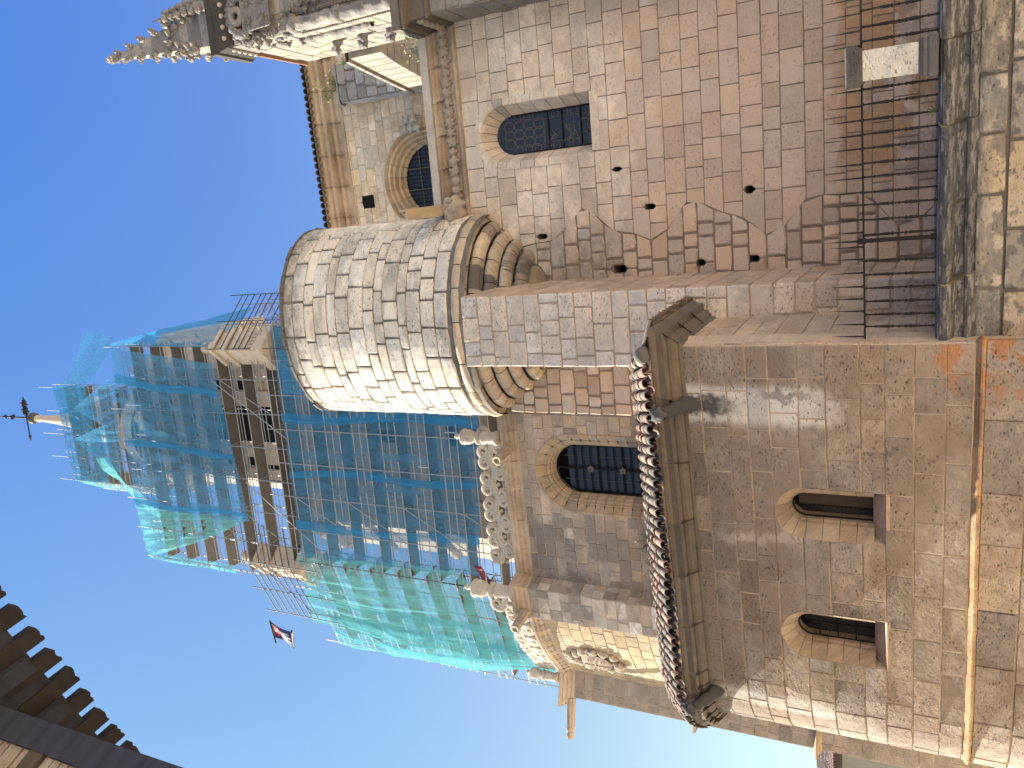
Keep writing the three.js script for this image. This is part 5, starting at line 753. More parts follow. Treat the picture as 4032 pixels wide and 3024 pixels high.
// ---------------------------------------------------------------- the bell tower, its scaffold and nets
const TF = frame(-1.532, -35.967, 12); // plane of the outer scaffold face
const TC = -1.9; // axis of the tower along that plane
{
  const mat = stoneMat([-10, 15, 20, 60], [512, 1024], [0.44, 0.36, 0.28], { pit: 0.4, patch: 0.4, patchCol: [0.3, 0.26, 0.22], stains: (u, v, c) => { const q = v % 0.45; if (q < 0.06) blend(c, [0.26, 0.21, 0.17], 0.6); } });
  const t = thing('bell_tower', 'tall baroque stone bell tower wrapped in scaffolding with a spire and a cross on top', 'tower', TF(TC, 0, -8));
  const oct = (hw, ch, cn = -7.6, fn = Math.min(hw, 5.5)) => [[TC - hw, cn + fn - ch], [TC - hw + ch, cn + fn], [TC + hw - ch, cn + fn], [TC + hw, cn + fn - ch], [TC + hw, cn - hw], [TC - hw, cn - hw], [TC - hw, cn + fn - ch]].map(([u, n]) => TF.xz(u, n));
  const shell = (name, hw, ch, y0, y1) => { const p = oct(hw, ch), m = new Mesher(); for (let i = 0; i + 1 < p.length; i++) m.quad(V(p[i][0], y0, p[i][1]), V(p[i + 1][0], y0, p[i + 1][1]), V(p[i + 1][0], y1, p[i + 1][1]), V(p[i][0], y1, p[i][1]), [i * 3 - 8, y0], [i * 3 - 4, y0], [i * 3 - 4, y1], [i * 3 - 8, y1]); return part(t, name, m.geo(), mat); };
  shell('lower_stage', 8.4, 2.4, 0, 34.9); shell('lower_frieze', 8.0, 2.2, 34.8, 36.4); shell('belfry_stage', 5.0, 1.5, 36.4, 50.6); shell('drum', 3.6, 1.4, 50.6, 54.2);
  const stageCap = (hw, y) => part(t, 'stage_top', withColor(new THREE.BoxGeometry(hw * 2, 0.2, hw * 2).rotateY(-12 * RAD).translate(...TF(TC, y, -7.6).toArray())), mat); stageCap(6.2, 36.3); stageCap(4.6, 50.5); stageCap(3.2, 54.1);
  const band = (name, hw, ch, prof) => moulding(t, name, oct(hw, ch), prof, M.carved, { stone: 2.2, tint: tinter(0.1, 0.05) });
  band('string_band', 8.4, 2.4, [[0, 27.4], [0.25, 27.5], [0.3, 27.8], [0, 27.95]]); band('string_band', 8.4, 2.4, [[0, 32.2], [0.2, 32.3], [0.25, 32.5], [0, 32.6]]);
  band('great_cornice', 8.0, 2.2, [[0, 34.9], [0.2, 35.0], [0.25, 35.4], [0.4, 35.5], [0.5, 35.8], [0.8, 35.95], [0.85, 36.2], [0.9, 36.35], [0.95, 36.5], [0, 36.65]]);
  band('belfry_cornice', 5.0, 1.5, [[0, 49.2], [0.2, 49.3], [0.3, 49.7], [0.8, 49.9], [0.9, 50.2], [1.0, 50.35], [0, 50.6]]);
  band('balustrade_plinth', 5.9, 1.6, [[0.4, 36.5], [0.5, 36.5], [0.5, 37.1], [0.3, 37.1]]);
  for (let k = 0; k < 22; k++) { const p = TF(TC - 4.1 + k * 0.39, 36.6, -7.6 + 5.6); part(t, 'baluster', withColor(lathe([[0.09, 0], [0.14, 0.16], [0.06, 0.36], [0.1, 0.5]], p, 8)), M.carved); }
  // pilasters, belfry openings and panels on the front and on the splayed corners
  const fr = (u, v, n) => TF(TC + u, v, -7.6 + n);
  for (const u of [-3.4, -1.9, 1.9, 3.4]) { part(t, 'pilaster', boxMap(fr, u - 0.35, u + 0.35, 37, 49.2, 5.0, 5.25), mat); part(t, 'pilaster_base', boxMap(fr, u - 0.45, u + 0.45, 37, 38.2, 5.0, 5.35), M.carved); part(t, 'pilaster_capital', boxMap(fr, u - 0.48, u + 0.48, 48.3, 49.2, 5.0, 5.4), M.carved); }
  for (const u of [-4.2, -1.6, 1.6, 4.2]) part(t, 'pilaster', boxMap(fr, u - 0.4, u + 0.4, 16, 34.9, 5.5, 5.7), mat);
  part(t, 'bell_opening', boxMap(fr, -1.25, 1.25, 39, 45, 4.9, 5.03), M.dark); part(t, 'bell_opening', withColor(new THREE.CylinderGeometry(1.25, 1.25, 0.14, 20, 1, false, 0, Math.PI * 2).rotateX(Math.PI / 2).rotateY(-12 * RAD).translate(...fr(0, 45, 4.965).toArray())), M.dark);
  for (const s of [-1, 1]) part(t, 'opening_jamb', boxMap(fr, s * 1.45 - 0.22, s * 1.45 + 0.22, 38.4, 46, 5.0, 5.2), M.carved);
  for (const y of [41.5, 43.4]) for (const u of [-2.6, 2.6]) part(t, 'small_opening', boxMap(fr, u - 0.3, u + 0.3, y, y + 0.9, 4.96, 5.02), M.dark);
  for (const y of [24, 29.2]) part(t, 'window_opening', boxMap(fr, -0.6, 0.6, y, y + 2, 5.45, 5.54), M.dark);
  // dark doorways seen in the open gap of the net
  for (const [u, y] of [[-3.4, 37.2], [0.6, 37.2], [-3.4, 39.3]]) part(t, 'small_opening', boxMap(fr, u - 0.6, u + 0.6, y, y + 1.5, 5.0, 5.06), M.dark);
  // projecting corner pieces with rosettes and ball finials
  for (const [s, du, dn] of [[-1, 8.9, 6.3], [1, 5.4, 7.0]]) {
    const c = sub(t, 'corner_pedestal'), rot = s * 45 * RAD - 12 * RAD, o = fr(s * du, 0, dn), blk = (w, y0, y1, nm) => part(c, nm, withColor(new THREE.BoxGeometry(w, y1 - y0, w).rotateY(rot).translate(o.x, (y0 + y1) / 2, o.z)), M.carved);
    blk(2.0, 36.5, 37.3, 'pedestal_base'); blk(1.5, 37.3, 39.6, 'pedestal_die'); blk(1.75, 39.6, 39.9, 'pedestal_cap'); blk(1.3, 39.9, 40.7, 'upper_die'); blk(1.65, 40.7, 41.0, 'upper_cap');
    part(c, 'finial', withColor(lathe([[0.3, 0], [0.22, 0.3], [0.42, 0.6], [0.42, 0.85], [0.2, 1.1], [0.35, 1.3], [0.36, 1.55], [0.12, 1.8], [0, 1.85]], V(o.x, 41, o.z), 14)), M.carved);
    const bw = V(Math.sin(rot), 0, Math.cos(rot)), bs = V(Math.cos(rot), 0, -Math.sin(rot)); for (const d of [bw, bs.clone().multiplyScalar(s)]) { part(c, 'rosette', merge([...Array(7)].map((_, i) => lump(o.clone().addScaledVector(d, 0.72).addScaledVector(d === bw ? bs : bw, Math.cos(i * 0.9) * 0.2).setY(38.6 + Math.sin(i * 0.9) * 0.2), d, 0.11, 0.6, 3, 0.2, 8))), M.carved); for (let k = -2; k < 3; k++) part(c, 'gadroon', bar(o.clone().addScaledVector(d, 0.8).addScaledVector(d === bw ? bs : bw, k * 0.25).setY(37.45), o.clone().addScaledVector(d, 0.74).addScaledVector(d === bw ? bs : bw, k * 0.25).setY(38.0), 0.09, 6), M.carved); }
  }
  // drum pedestals, dome, lantern, spire, ball, vane and cross
  for (const [u, n] of [[-3.6, 3.6], [3.3, 3.6], [-0.2, 4.3]]) { part(t, 'crown_pedestal', boxMap(fr, u - 0.6, u + 0.6, 50.6, 52.6, n - 0.6, n + 0.6), M.carved); part(t, 'crown_cap', boxMap(fr, u - 0.72, u + 0.72, 52.6, 52.85, n - 0.72, n + 0.72), M.carved); part(t, 'crown_finial', withColor(lathe([[0.34, 0], [0.24, 0.3], [0.45, 0.6], [0.4, 1.0], [0.2, 1.2], [0.3, 1.4], [0, 1.7]], fr(u, 52.85, n), 12)), M.carved); }
  const ax = (y) => TF(TC - 1.46, y, -6), L = (pts, y, nm, m = M.carved, seg = 16) => part(t, nm, withColor(lathe(pts, ax(y), seg)), m);
  L([[3.4, 0], [3.3, 1.2], [2.8, 2.6], [2.0, 3.6], [1.5, 4.2]], 54, 'dome', mat, 24); L([[1.9, 0], [1.9, 0.3], [1.6, 0.4], [1.6, 4.6], [2.1, 4.8], [2.1, 5.1], [1.4, 5.4], [1.0, 6.6]], 58, 'lantern', mat, 8);
  L([[1.0, 0], [0.62, 1.4], [0.66, 1.5], [0.42, 3.4], [0.26, 5.9], [0.32, 6.0], [0.3, 6.5]], 64.4, 'spire', M.carved, 10);
  part(t, 'ball', new THREE.SphereGeometry(0.5, 24, 18).translate(...ax(71.4).toArray()), plain(new THREE.Color().setRGB(0.05, 0.05, 0.04), 0.7, 0.2));
  const cross = sub(t, 'iron_cross'), ci = plain(0x17171b, 0.7, 0.4); part(cross, 'mast', merge([bar(ax(72), ax(77), 0.09, 6, 0.05), lump(ax(74.5), V(0, 1, 0), 0.22, 1, 4, 0.3, 9), lump(ax(75.6), V(0, 1, 0), 0.18, 1, 4, 0.3, 9)].map((g) => withColor(g))), ci);
  part(cross, 'weather_vane', merge([withColor(bar(TF(TC - 3.1, 72.5, -6), TF(TC + 0.4, 72.4, -6), 0.06, 5)), ...[[-0.2, 0.14], [0.1, 0.24], [-0.5, 0.26], [0.35, 0.13], [-0.8, 0.18]].map(([u, r]) => lump(TF(TC - 0.9 + u + 0.6, 72.42, -6), V(0, 1, 0), r, 1, 4, 0.5, 9)), withColor(bar(TF(TC - 3.1, 72.5, -6), TF(TC - 3.6, 72.5, -6), 0.14, 5, 0.01))]), ci);
}
// ---- scaffolding
const pole = new THREE.CylinderGeometry(1, 1, 1, 6), plank = new THREE.BoxGeometry(1, 1, 1);
const scaffold = thing('scaffolding', 'steel tube scaffolding with board decks round the bell tower', 'scaffolding', TF(TC, 20, 0));
{
  const b = baseOf(scaffold), q = new THREE.Quaternion(), up = V(0, 1, 0);
  const tube = (name, a, c, r = 0.032, mt = M.steel) => { const m = shadows(new THREE.Mesh(pole, mt)), d = c.clone().sub(a); m.position.copy(a).add(c).multiplyScalar(0.5).sub(b); m.scale.set(r, d.length(), r); m.quaternion.copy(q.setFromUnitVectors(up, d.normalize())); m.name = name; scaffold.add(m); return m; };
  const board = (a, c, w) => { const m = shadows(new THREE.Mesh(plank, M.deck)), d = c.clone().sub(a); m.position.copy(a).add(c).multiplyScalar(0.5).sub(b); m.scale.set(d.length(), 0.06, w); m.rotation.y = -Math.atan2(d.z, d.x); m.name = 'deck_board'; scaffold.add(m); };
  // a bay face from plan point a to c (outer row), inner row offset inwards
  const face = (A, C, inw, bays, y0, y1, lifts, { decks = true, over = 0.5, brace = true } = {}) => {
    const P = (s, y, o) => V(A[0] + (C[0] - A[0]) * s + inw[0] * o, y, A[1] + (C[1] - A[1]) * s + inw[1] * o);
    for (let i = 0; i <= bays; i++) for (const o of [0, 1.15]) tube('standard', P(i / bays, y0, o), P(i / bays, y1 + over + (i % 3) * 0.5, o));
    for (let y = y0 + 1; y <= y1 + 0.01; y += lifts) {
      for (const h of [0, 0.5, 1.0]) tube('ledger', P(-0.02, y + h, 0), P(1.02, y + h, 0), 0.028);
      tube('ledger', P(-0.02, y, 1.15), P(1.02, y, 1.15), 0.028);
      for (let i = 0; i <= bays; i++) tube('transom', P(i / bays, y + 0.06, -0.15), P(i / bays, y + 0.06, 1.3), 0.024);
      if (decks) for (const o of [0.3, 0.62, 0.94]) board(P(0, y + 0.12, o), P(1, y + 0.12, o), 0.3);
    }
    if (brace) for (let y = y0 + 1, k = 0; y + 2 * lifts <= y1 + 0.1; y += 2 * lifts, k++) for (const i of bays > 3 ? [1, bays - 2] : [0]) tube('brace', P(i / bays, y, -0.04), P((i + 1) / bays, y + 2 * lifts, -0.04), 0.026);
  };
  const inF = [-TF.n.x, -TF.n.z], at = (u, n) => TF.xz(u, n);
  const inL = [Math.cos(33 * RAD + 12 * RAD - 0.2), -0.6], inR = [-0.75, -0.66];
  face(at(-9.9, 0), at(4.9, 0), inF, 7, 19, 36.6, 2);
  face(at(-16.4, -2.1), at(-9.9, 0), [0.5, -0.866], 3, 18, 36.6, 2);
  face(at(4.9, 0), at(7.6, -4.2), inR, 2, 30, 37.2, 2, { decks: false });
  face(at(-11.5, -0.5), at(3.7, -0.3), inF, 7, 36.4, 51, 2);
  face(at(3.7, -0.3), at(5.9, -3.6), inR, 2, 36.4, 41, 2, { decks: false });
  face(at(-7.4, -3), at(0.15, -3), inF, 4, 52.6, 63.4, 2, { over: 0.9 });
  face(at(-9, -5.6), at(-7.4, -3), [0.75, -0.66], 1, 54, 62.4, 2, { brace: false });
  // outriggers in the open gap and free-standing rails at both sides
  for (const y of [36.9, 38.9]) for (const h of [0, 0.55, 1.1, 1.6]) { tube('ledger', TF(-10.2, y + h, 0.5), TF(-7.5, y + h, 0.6), 0.03, M.steelDark); tube('ledger', TF(-14.6, y + h, -1.4), TF(-10.2, y + h, 0.5), 0.03, M.steelDark); tube('ledger', TF(3.6, y + h, 0.5), TF(6.6, y + h, -2.4), 0.03, M.steelDark); }
  for (const [u, n] of [[-14.6, -1.4], [-12.6, -0.6], [-10.2, 0.5], [3.6, 0.5], [5.1, -1], [6.6, -2.4]]) tube('standard', TF(u, 34.5, n), TF(u, 41.6, n), 0.03, M.steelDark);
  for (const y of [52.8, 54, 55]) tube('ledger', TF(-11.5, y, -5), TF(-7.4, y, -3), 0.026, M.steelDark);
  tube('brace', TF(-14.4, 37, -1.4), TF(-11, 39, 0.2), 0.026, M.steelDark); tube('brace', TF(-8.9, 34.6, 0.08), TF(-5, 40, 0.08), 0.028); tube('brace', TF(-2, 36, 0.08), TF(1.5, 41.6, 0.08), 0.028);
  // red beam low on the left
  const rb = shadows(new THREE.Mesh(plank, plain(0x6d1420, 0.6))), ra = TF(-8.6, 23.4, 0.1), rc = TF(-12.6, 23.4, -2.6), rd = rc.clone().sub(ra); rb.position.copy(ra).add(rc).multiplyScalar(0.5).sub(b); rb.scale.set(rd.length(), 0.42, 0.1); rb.rotation.y = -Math.atan2(rd.z, rd.x); rb.name = 'red_beam'; scaffold.add(rb);
}
// ---- nets: thin blue cloth hung on the scaffold
const netMat = (col, through, rough, op) => { const m = new THREE.MeshPhysicalMaterial({ color: new THREE.Color().setRGB(...col), roughness: rough, transmission: through, thickness: 0, ior: 1.05, specularIntensity: 0.05, side: THREE.DoubleSide, transparent: true, opacity: op }); return m; };
const streak = (n, lo, hi) => { const t = dataTex(256, 256, (x, y, c) => { const a = nz(x * 4.1 + 0.2, y * 0.35) * 0.6 + nz(x * 0.9, y * 0.6 + 0.3) * 0.4; c[0] = c[1] = c[2] = lo + (hi - lo) * sstep(0.3, 0.7, a); }, false); t.repeat.set(n, n); return t; };
const weave = streak(1, 0.72, 1);
const NET = netMat([0.08, 0.31, 0.56], 0.5, 1, 0.6), NETLIT = netMat([0.17, 0.55, 0.62], 0.5, 1, 0.66), NETD = netMat([0.05, 0.29, 0.55], 0.5, 1, 0.78);  // the second is the same cloth with sunlight put into its colour
for (const m of [NET, NETLIT, NETD]) { m.alphaMap = weave; }
function net(name, label, corners, mat, { nu = 30, nv = 30, fold = 0.06, waves = 9, sag = 0, seams = [], lap = NETD } = {}) {
  // corners: bottom left, bottom right, top right, top left
  const [a, b, c, d] = corners, nrm = b.clone().sub(a).cross(d.clone().sub(a)).normalize(), ph = rr(0, 9);
  const f = (s, v) => { const p = a.clone().lerp(b, s).lerp(d.clone().lerp(c, s), v), env = Math.sin(Math.PI * v) ** 0.4 || 0; return p.addScaledVector(nrm, fold * (Math.sin(s * waves * 6.28 + ph + v * 2) * 0.5 + (nz(s * 0.9 + ph, v * 0.8) - 0.5) * 2) * (0.35 + env) + sag * Math.sin(Math.PI * s) * Math.sin(Math.PI * v)).add(V(0, -0.25 * Math.abs(sag) * Math.sin(Math.PI * s) * (1 - v), 0)); };
  const t = thing(name, label, 'net', a.clone());
  part(t, 'sheet', smoothGrid(f, nu, nv, (s, v) => [s * 2 + ph, v * 2]), mat);
  for (const [s0, s1] of seams) part(t, 'lap', smoothGrid((s, v) => f(s0 + (s1 - s0) * s + 0.01 * Math.sin(v * 7 + s0 * 9), v).addScaledVector(nrm, 0.08), 3, nv, (s, v) => [s * 0.3, v * 2]), lap);
  return t;
}
const T0 = (u, v, n) => TF(u, v, n), T = (u, v, n = -0.08) => { const k = 1 - n / 34.86; return TF(8.98 + (u - 8.98) * k, 1.6 + (v - 1.6) * k, n); };
net('scaffold_net', 'large blue scaffold net over the lower front of the bell tower', [T(-9.2, 23.4), T(4.9, 22), T(4.9, 36.2), T(-9.6, 36.2)], NET, { waves: 7, seams: [[0.12, 0.16], [0.36, 0.39], [0.6, 0.64]], fold: 0.1 });
net('scaffold_net', 'turquoise sunlit net over the lower left corner of the bell tower scaffold', [T(-14.25, 18.7, -2), T(-9.0, 25, -0.05), T(-9.4, 36.6, -0.05), T(-14.0, 36.1, -2)], NETLIT, { waves: 5, fold: 0.25, sag: 0.5, seams: [[0.4, 0.47]], lap: NETLIT });
net('scaffold_net', 'pale sunlit turquoise net billowing out at the far left of the tower scaffold', [T(-14.2, 18.5, -1.9), T(-12.9, 20.2, -1.4), T(-12.9, 35, -1.4), T(-15.05, 34, -1.9)], NETLIT, { waves: 3, fold: 0.3, sag: 0.9 });
net('scaffold_net', 'blue scaffold net over the upper front of the bell tower', [T(-7.7, 40.3), T(2.6, 41.4), T(3.7, 50.9), T(-7.6, 51.2)], NET, { waves: 6, seams: [[0.02, 0.05], [0.4, 0.44], [0.78, 0.83]], fold: 0.09 });
net('scaffold_net', 'dark blue net on the upper right side of the tower scaffold', [T(3.65, 40.2, -0.2), T(6.0, 37.4, -3.4), T(3.95, 50.8, -0.8), T(3.7, 50.9, -0.2)], NETD, { waves: 4, fold: 0.08 });
net('scaffold_net', 'bright sunlit turquoise torn net on the upper left side of the tower scaffold', [T(-9.6, 45.2, -0.3), T(-7.6, 40.5, -0.2), T(-7.4, 51.2, -0.2), T(-11.3, 50.8, -0.4)], NETLIT, { waves: 5, fold: 0.25, sag: -0.4, seams: [[0.3, 0.36]], lap: NETLIT });
net('scaffold_net', 'thin sunlit turquoise net strip on the upper left edge of the tower scaffold', [T(-11.5, 42.2, -0.5), T(-10.9, 42.4, -0.5), T(-10.9, 49.0, -0.5), T(-11.4, 50.9, -0.5)], NETLIT, { waves: 2, fold: 0.08 });
net('scaffold_net', 'blue net round the lantern at the top of the tower, right half', [T0(-3.2, 58.6, -2.9), T0(0.5, 58.9, -2.9), T0(0.15, 62.9, -2.9), T0(-3.2, 62.4, -2.9)], NETD, { waves: 4, fold: 0.08 });
net('scaffold_net', 'pale blue net round the lantern at the top of the tower, left half', [T0(-7.4, 58.0, -2.9), T0(-3.2, 57.6, -2.9), T0(-3.2, 62.6, -2.9), T0(-7.4, 62.4, -2.9)], NET, { waves: 5, fold: 0.1 });
net('scaffold_net', 'sunlit turquoise net strip on the left side of the lantern scaffold', [T0(-8.9, 57.6, -5.5), T0(-7.4, 58.0, -3), T0(-7.4, 62.6, -3), T0(-8.2, 62.4, -4.2)], NETLIT, { waves: 2, fold: 0.1 });
{ // draped nets between the upper scaffold and the lantern, hung from pole tips
  const drape = (label, L, R, peak, base, mat) => { const t = thing('draped_net', label, 'net', L.clone()); part(t, 'sheet', smoothGrid((s, v) => { const k = Math.abs(s - 0.5) * 2, top = s < 0.5 ? L.clone().lerp(peak, Math.pow(s * 2, 1.7)) : peak.clone().lerp(R, 1 - Math.pow(2 - s * 2, 1.7)), bot = base[0].clone().lerp(base[1], s); top.lerp(bot, 0); return bot.lerp(top, v).addScaledVector(TF.n, 0.12 * Math.sin(s * 31 + v * 6) * (1 - v) + (1 - k) * 0.3 * v); }, 40, 14, (s, v) => [s * 2, v]), mat); };
  drape('blue net draped in a peak over the tower drum, right one', T0(-2.1, 54.6, -1), T0(1.3, 53.2, -1), T0(-0.8, 56.7, -0.6), [T0(-2.2, 52.4, -0.6), T0(1.5, 51.6, -0.6)], NET);
  drape('blue net draped in a peak over the tower drum, left one', T0(-5.6, 53.9, -1), T0(-2.1, 54.6, -1), T0(-3.1, 57.4, -0.6), [T0(-5.6, 52.9, -0.6), T0(-2.2, 52.4, -0.6)], NET);
  const t = thing('draped_net', 'long twisted sunlit turquoise net hanging down to the left of the tower drum', 'net', T0(-5.6, 54, -0.8)); part(t, 'sheet', smoothGrid((s, v) => T0(-4.4 - 4.6 * s, 55.3 - 3.9 * Math.pow(s, 1.4) - (1.1 - 0.5 * s) * v, -0.5 + 0.25 * Math.sin(s * 9 + v * 5) - s * 1.2), 30, 8, (s, v) => [s * 2, v]), NETLIT);
  const fl = thing('draped_net', 'loose blue net blowing out to the right of the tower lantern', 'net', T0(0.3, 62, -2.9)); part(fl, 'sheet', smoothGrid((s, v) => { const top = T0(0.2 + 4.4 * Math.pow(s, 0.9), 62.6 - 6.6 * Math.pow(s, 0.62), -2.9 + 1.2 * s), bot = T0(0.5 + 3.6 * s, 58.8 - 5.4 * Math.pow(s, 0.8), -2.9 + 0.6 * s); return bot.lerp(top, v).addScaledVector(TF.n, 0.25 * Math.sin(v * 6.5) * s); }, 34, 12, (s, v) => [s * 2, v]), NET);
  const g = thing('draped_net', 'small blue net panel on the scaffold just above the round turret', 'net', T(0.9, 33, 0.3)); part(g, 'sheet', smoothGrid((s, v) => T(0.75 + 2.6 * s, 31 + 4.9 * v, 0.55 + 0.06 * Math.sin(s * 12)), 10, 10, (s, v) => [s, v]), NET);
}
{ // flag of the scaffold firm
  const c = document.createElement('canvas'); c.width = 512; c.height = 320; const x = c.getContext('2d'); x.fillStyle = '#1b2456'; x.fillRect(0, 0, 512, 320); x.fillStyle = '#d02531'; x.beginPath(); x.arc(118, 150, 100, 0, 7); x.fill(); x.fillStyle = '#fff'; x.font = 'bold 150px sans-serif'; x.textAlign = 'center'; x.fillText('ab', 118, 195); x.textAlign = 'left'; x.font = '46px sans-serif'; x.fillText('andamios', 238, 110); x.font = 'bold 72px sans-serif'; x.fillText('burgos', 234, 185); x.font = 'bold 44px sans-serif'; x.fillText('947 20 15 16', 232, 262);
  const tx = new THREE.CanvasTexture(c); tx.colorSpace = THREE.SRGBColorSpace;
  const t = thing('advertising_flag', 'small navy flag with a red disc reading ab on the left edge of the scaffold', 'flag', T(-15, 38.6, -1.4));
  const P = (s, v) => { const tl = T(-14.55, 39.9, -0.6), bl = T(-14.95, 38.0, -0.6), tr = T(-15.65, 39.6, -0.6), br = T(-15.95, 37.9, -0.6); return bl.lerp(br, v).lerp(tl.lerp(tr, v), s).addScaledVector(TF.n, 0.12 * Math.sin(s * 4 + v * 2)); };
  part(t, 'cloth', smoothGrid((s, v) => P(1 - s, 1 - v), 12, 10, (s, v) => [s, v]), new THREE.MeshStandardMaterial({ map: tx, roughness: 0.8, side: THREE.DoubleSide }));
  part(t, 'pole', bar(P(1, -0.05), P(1, 1.3), 0.05, 6), M.darkIron); part(t, 'pole', bar(P(0, -0.1), P(0, 1.08), 0.05, 6), M.darkIron); part(t, 'white_hem', smoothGrid((s, v) => P(0.985 + s * 0.07, v).addScaledVector(TF.n, 0.02), 2, 8), plain(0xcfc8ba, 0.9)); part(t, 'white_hem', smoothGrid((s, v) => P(-0.05 + s * 0.06, v).addScaledVector(TF.n, 0.02), 2, 8), plain(0xcfc8ba, 0.9));
}

// ---------------------------------------------------------------- the timber house at the left, overhead
{
  const c = [-3.58, -5.06], sd = [-0.65, 0.76], ed = [-0.82, -0.572], H = 10.5;
  const SW = pathMap([[c[0] + sd[0] * 12, c[1] + sd[1] * 12], c]); const W = (s, v, n = 0) => SW(12 - s, v, n); // side wall, s from the corner
  const E = (a, o, v) => V(-2.8 + ed[0] * a + 0.47 * o, v, -5.19 + ed[1] * a - 0.88 * o); // along the eave, outwards
  const t = thing('timber_house', 'dark timber eave of an old house seen overhead with its rafter ends against the sky', 'house', V(-5, 0, -4));
  const pl = stoneMat([0, 0, 4, 12], [256, 512], [0.36, 0.31, 0.26], { pit: 0.2, patch: 0.5, patchCol: [0.4, 0.27, 0.2], bump: 0.02, stains: (u, v, q, f) => blend(q, [0.30, 0.23, 0.18], 0.6 * sstep(0.45, 0.7, nz(u * 0.1, v * 1.6))) });
  const wood = (r, g, b) => { const q = dataTex(128, 128, (x, y, o) => { const a = 0.6 + 0.8 * nz(x * 0.3, y * 2.2); o[0] = r * a; o[1] = g * a; o[2] = b * a; }); return new THREE.MeshStandardMaterial({ map: q, roughness: 0.85 }); };
  const dark = wood(0.022, 0.024, 0.034), rafter = wood(0.022, 0.016, 0.012), timber = wood(0.08, 0.06, 0.045);
  part(t, 'side_wall', boxMap(W, 0.0, 12, 0, 10.4, -0.3, 0), pl);
  const FW = pathMap([[c[0] + ed[0] * 14, c[1] + ed[1] * 14], c]); part(t, 'front_wall', boxMap((u, v, n) => FW(u, v, n), 0, 13.7, 0, 10.4, 0.02, 0.3), pl);
  part(t, 'corner_board', boxMap(W, -0.03, 0.25, 0, 10.45, 0.003, 0.06), wood(0.03, 0.034, 0.055));
  part(t, 'wall_timber', boxMap(W, 0.25, 12, 9.3, 9.52, 0.003, 0.05), timber);
  for (let k = 0; k < 20; k++) part(t, 'brick_course', boxMap(W, 0.26, 3.2 + rr(-0.02, 0.02), 7.74 + k * 0.118 + (k > 12 ? 0.26 : 0), 7.74 + k * 0.118 + 0.095 + (k > 12 ? 0.26 : 0), 0.0, rr(0.012, 0.035)), pl);
  part(t, 'soffit', boxMap((u, v, n) => E(u, n, v + n * -0.1), -6, 16, H, H + 0.06, -2.2, 0), dark);
  for (let a = -5.6; a < 15; a += 0.74) part(t, 'soffit_beam', boxMap((u, v, n) => E(u, n, v - n * 0.1), a, a + 0.2, H - 0.12, H - 0.002, -1.2, -0.06), dark);
  for (let k = -14; k < 30; k++) { const a = 0.1 + k * 0.3655 + rr(-0.012, 0.012), w = rr(0.2, 0.225), L = 0.215 + rr(-0.02, 0.02), m = new Mesher(), top = [], n = 5; const P = (s, o, v) => E(a + s * w, o, v - o * 0.12); const tip = [...Array(n + 1)].map((_, i) => L + rr(-0.014, 0.014)); for (let i = 0; i < n; i++) { const s0 = i / n, s1 = (i + 1) / n; m.quad(P(s0, -0.4, H - 0.02), P(s1, -0.4, H - 0.02), P(s1, tip[i + 1], H - 0.02), P(s0, tip[i], H - 0.02), [s0 * 0.2 + k * 0.3, 0], [s1 * 0.2 + k * 0.3, 0], [s1 * 0.2 + k * 0.3, 0.6], [s0 * 0.2 + k * 0.3, 0.6]); m.quad(P(s0, -0.4, H + 0.1), P(s1, -0.4, H + 0.1), P(s1, tip[i + 1], H + 0.1), P(s0, tip[i], H + 0.1), [s0, 0], [s1, 0], [s1, 1], [s0, 1]); m.quad(P(s0, tip[i], H - 0.02), P(s1, tip[i + 1], H - 0.02), P(s1, tip[i + 1], H + 0.1), P(s0, tip[i], H + 0.1), [s0, 0], [s1, 0], [s1, .2], [s0, .2]); } for (const [s, i] of [[0, 0], [1, n]]) m.quad(P(s, -0.4, H - 0.02), P(s, tip[i], H - 0.02), P(s, tip[i], H + 0.1), P(s, -0.4, H + 0.1), [0, 0], [0.5, 0], [0.5, .1], [0, .1]); part(t, 'rafter_end', m.geo(), rafter); }
  part(t, 'roof_slope', boxMap((u, v, n) => E(u, n, v - n * 0.35), -6, 16, H + 0.12, H + 0.2, -3.5, 0.02), timber);
}
// ---- houses across the street behind the camera, whose walls throw light back
for (const [x, z, w, h, r, col, lab] of [[10, 6.5, 13, 9, -14, [0.78, 0.65, 0.5], 'ochre plastered house behind the viewer'], [24, 2.5, 14, 8, -24, [0.8, 0.7, 0.56], 'cream plastered house behind the viewer to the right'], [-2, 9.5, 11, 10, -2, [0.72, 0.6, 0.46], 'brown stone house behind the viewer']]) {
  const t = thing('street_house', lab, 'house', V(x, 0, z)); const o = (g) => withColor(g.rotateY(r * RAD).translate(x, 0, z)), m = bigFlat(col);
  part(t, 'wall', o(new THREE.BoxGeometry(w, h, 7).translate(0, h / 2, 4)), m); part(t, 'roof', o(new THREE.CylinderGeometry(0.01, 5.4, 2.4, 4, 1).rotateY(Math.PI / 4).scale(w / 7.6, 1, 1.0).translate(0, h + 1.2, 4)), bigFlat([0.28, 0.15, 0.09]));
  for (let i = 0; i < 4; i++) for (let j = 0; j < 2; j++) part(t, 'window', o(new THREE.BoxGeometry(1, 1.5, 0.1).translate(-w / 2 + w * (i + 0.5) / 4, 2.2 + j * 3, 0.47)), M.dark);
  part(t, 'door', o(new THREE.BoxGeometry(1.1, 2.2, 0.1).translate(w * 0.02, 1.1, 0.46)), bigFlat([0.12, 0.07, 0.04]));
}
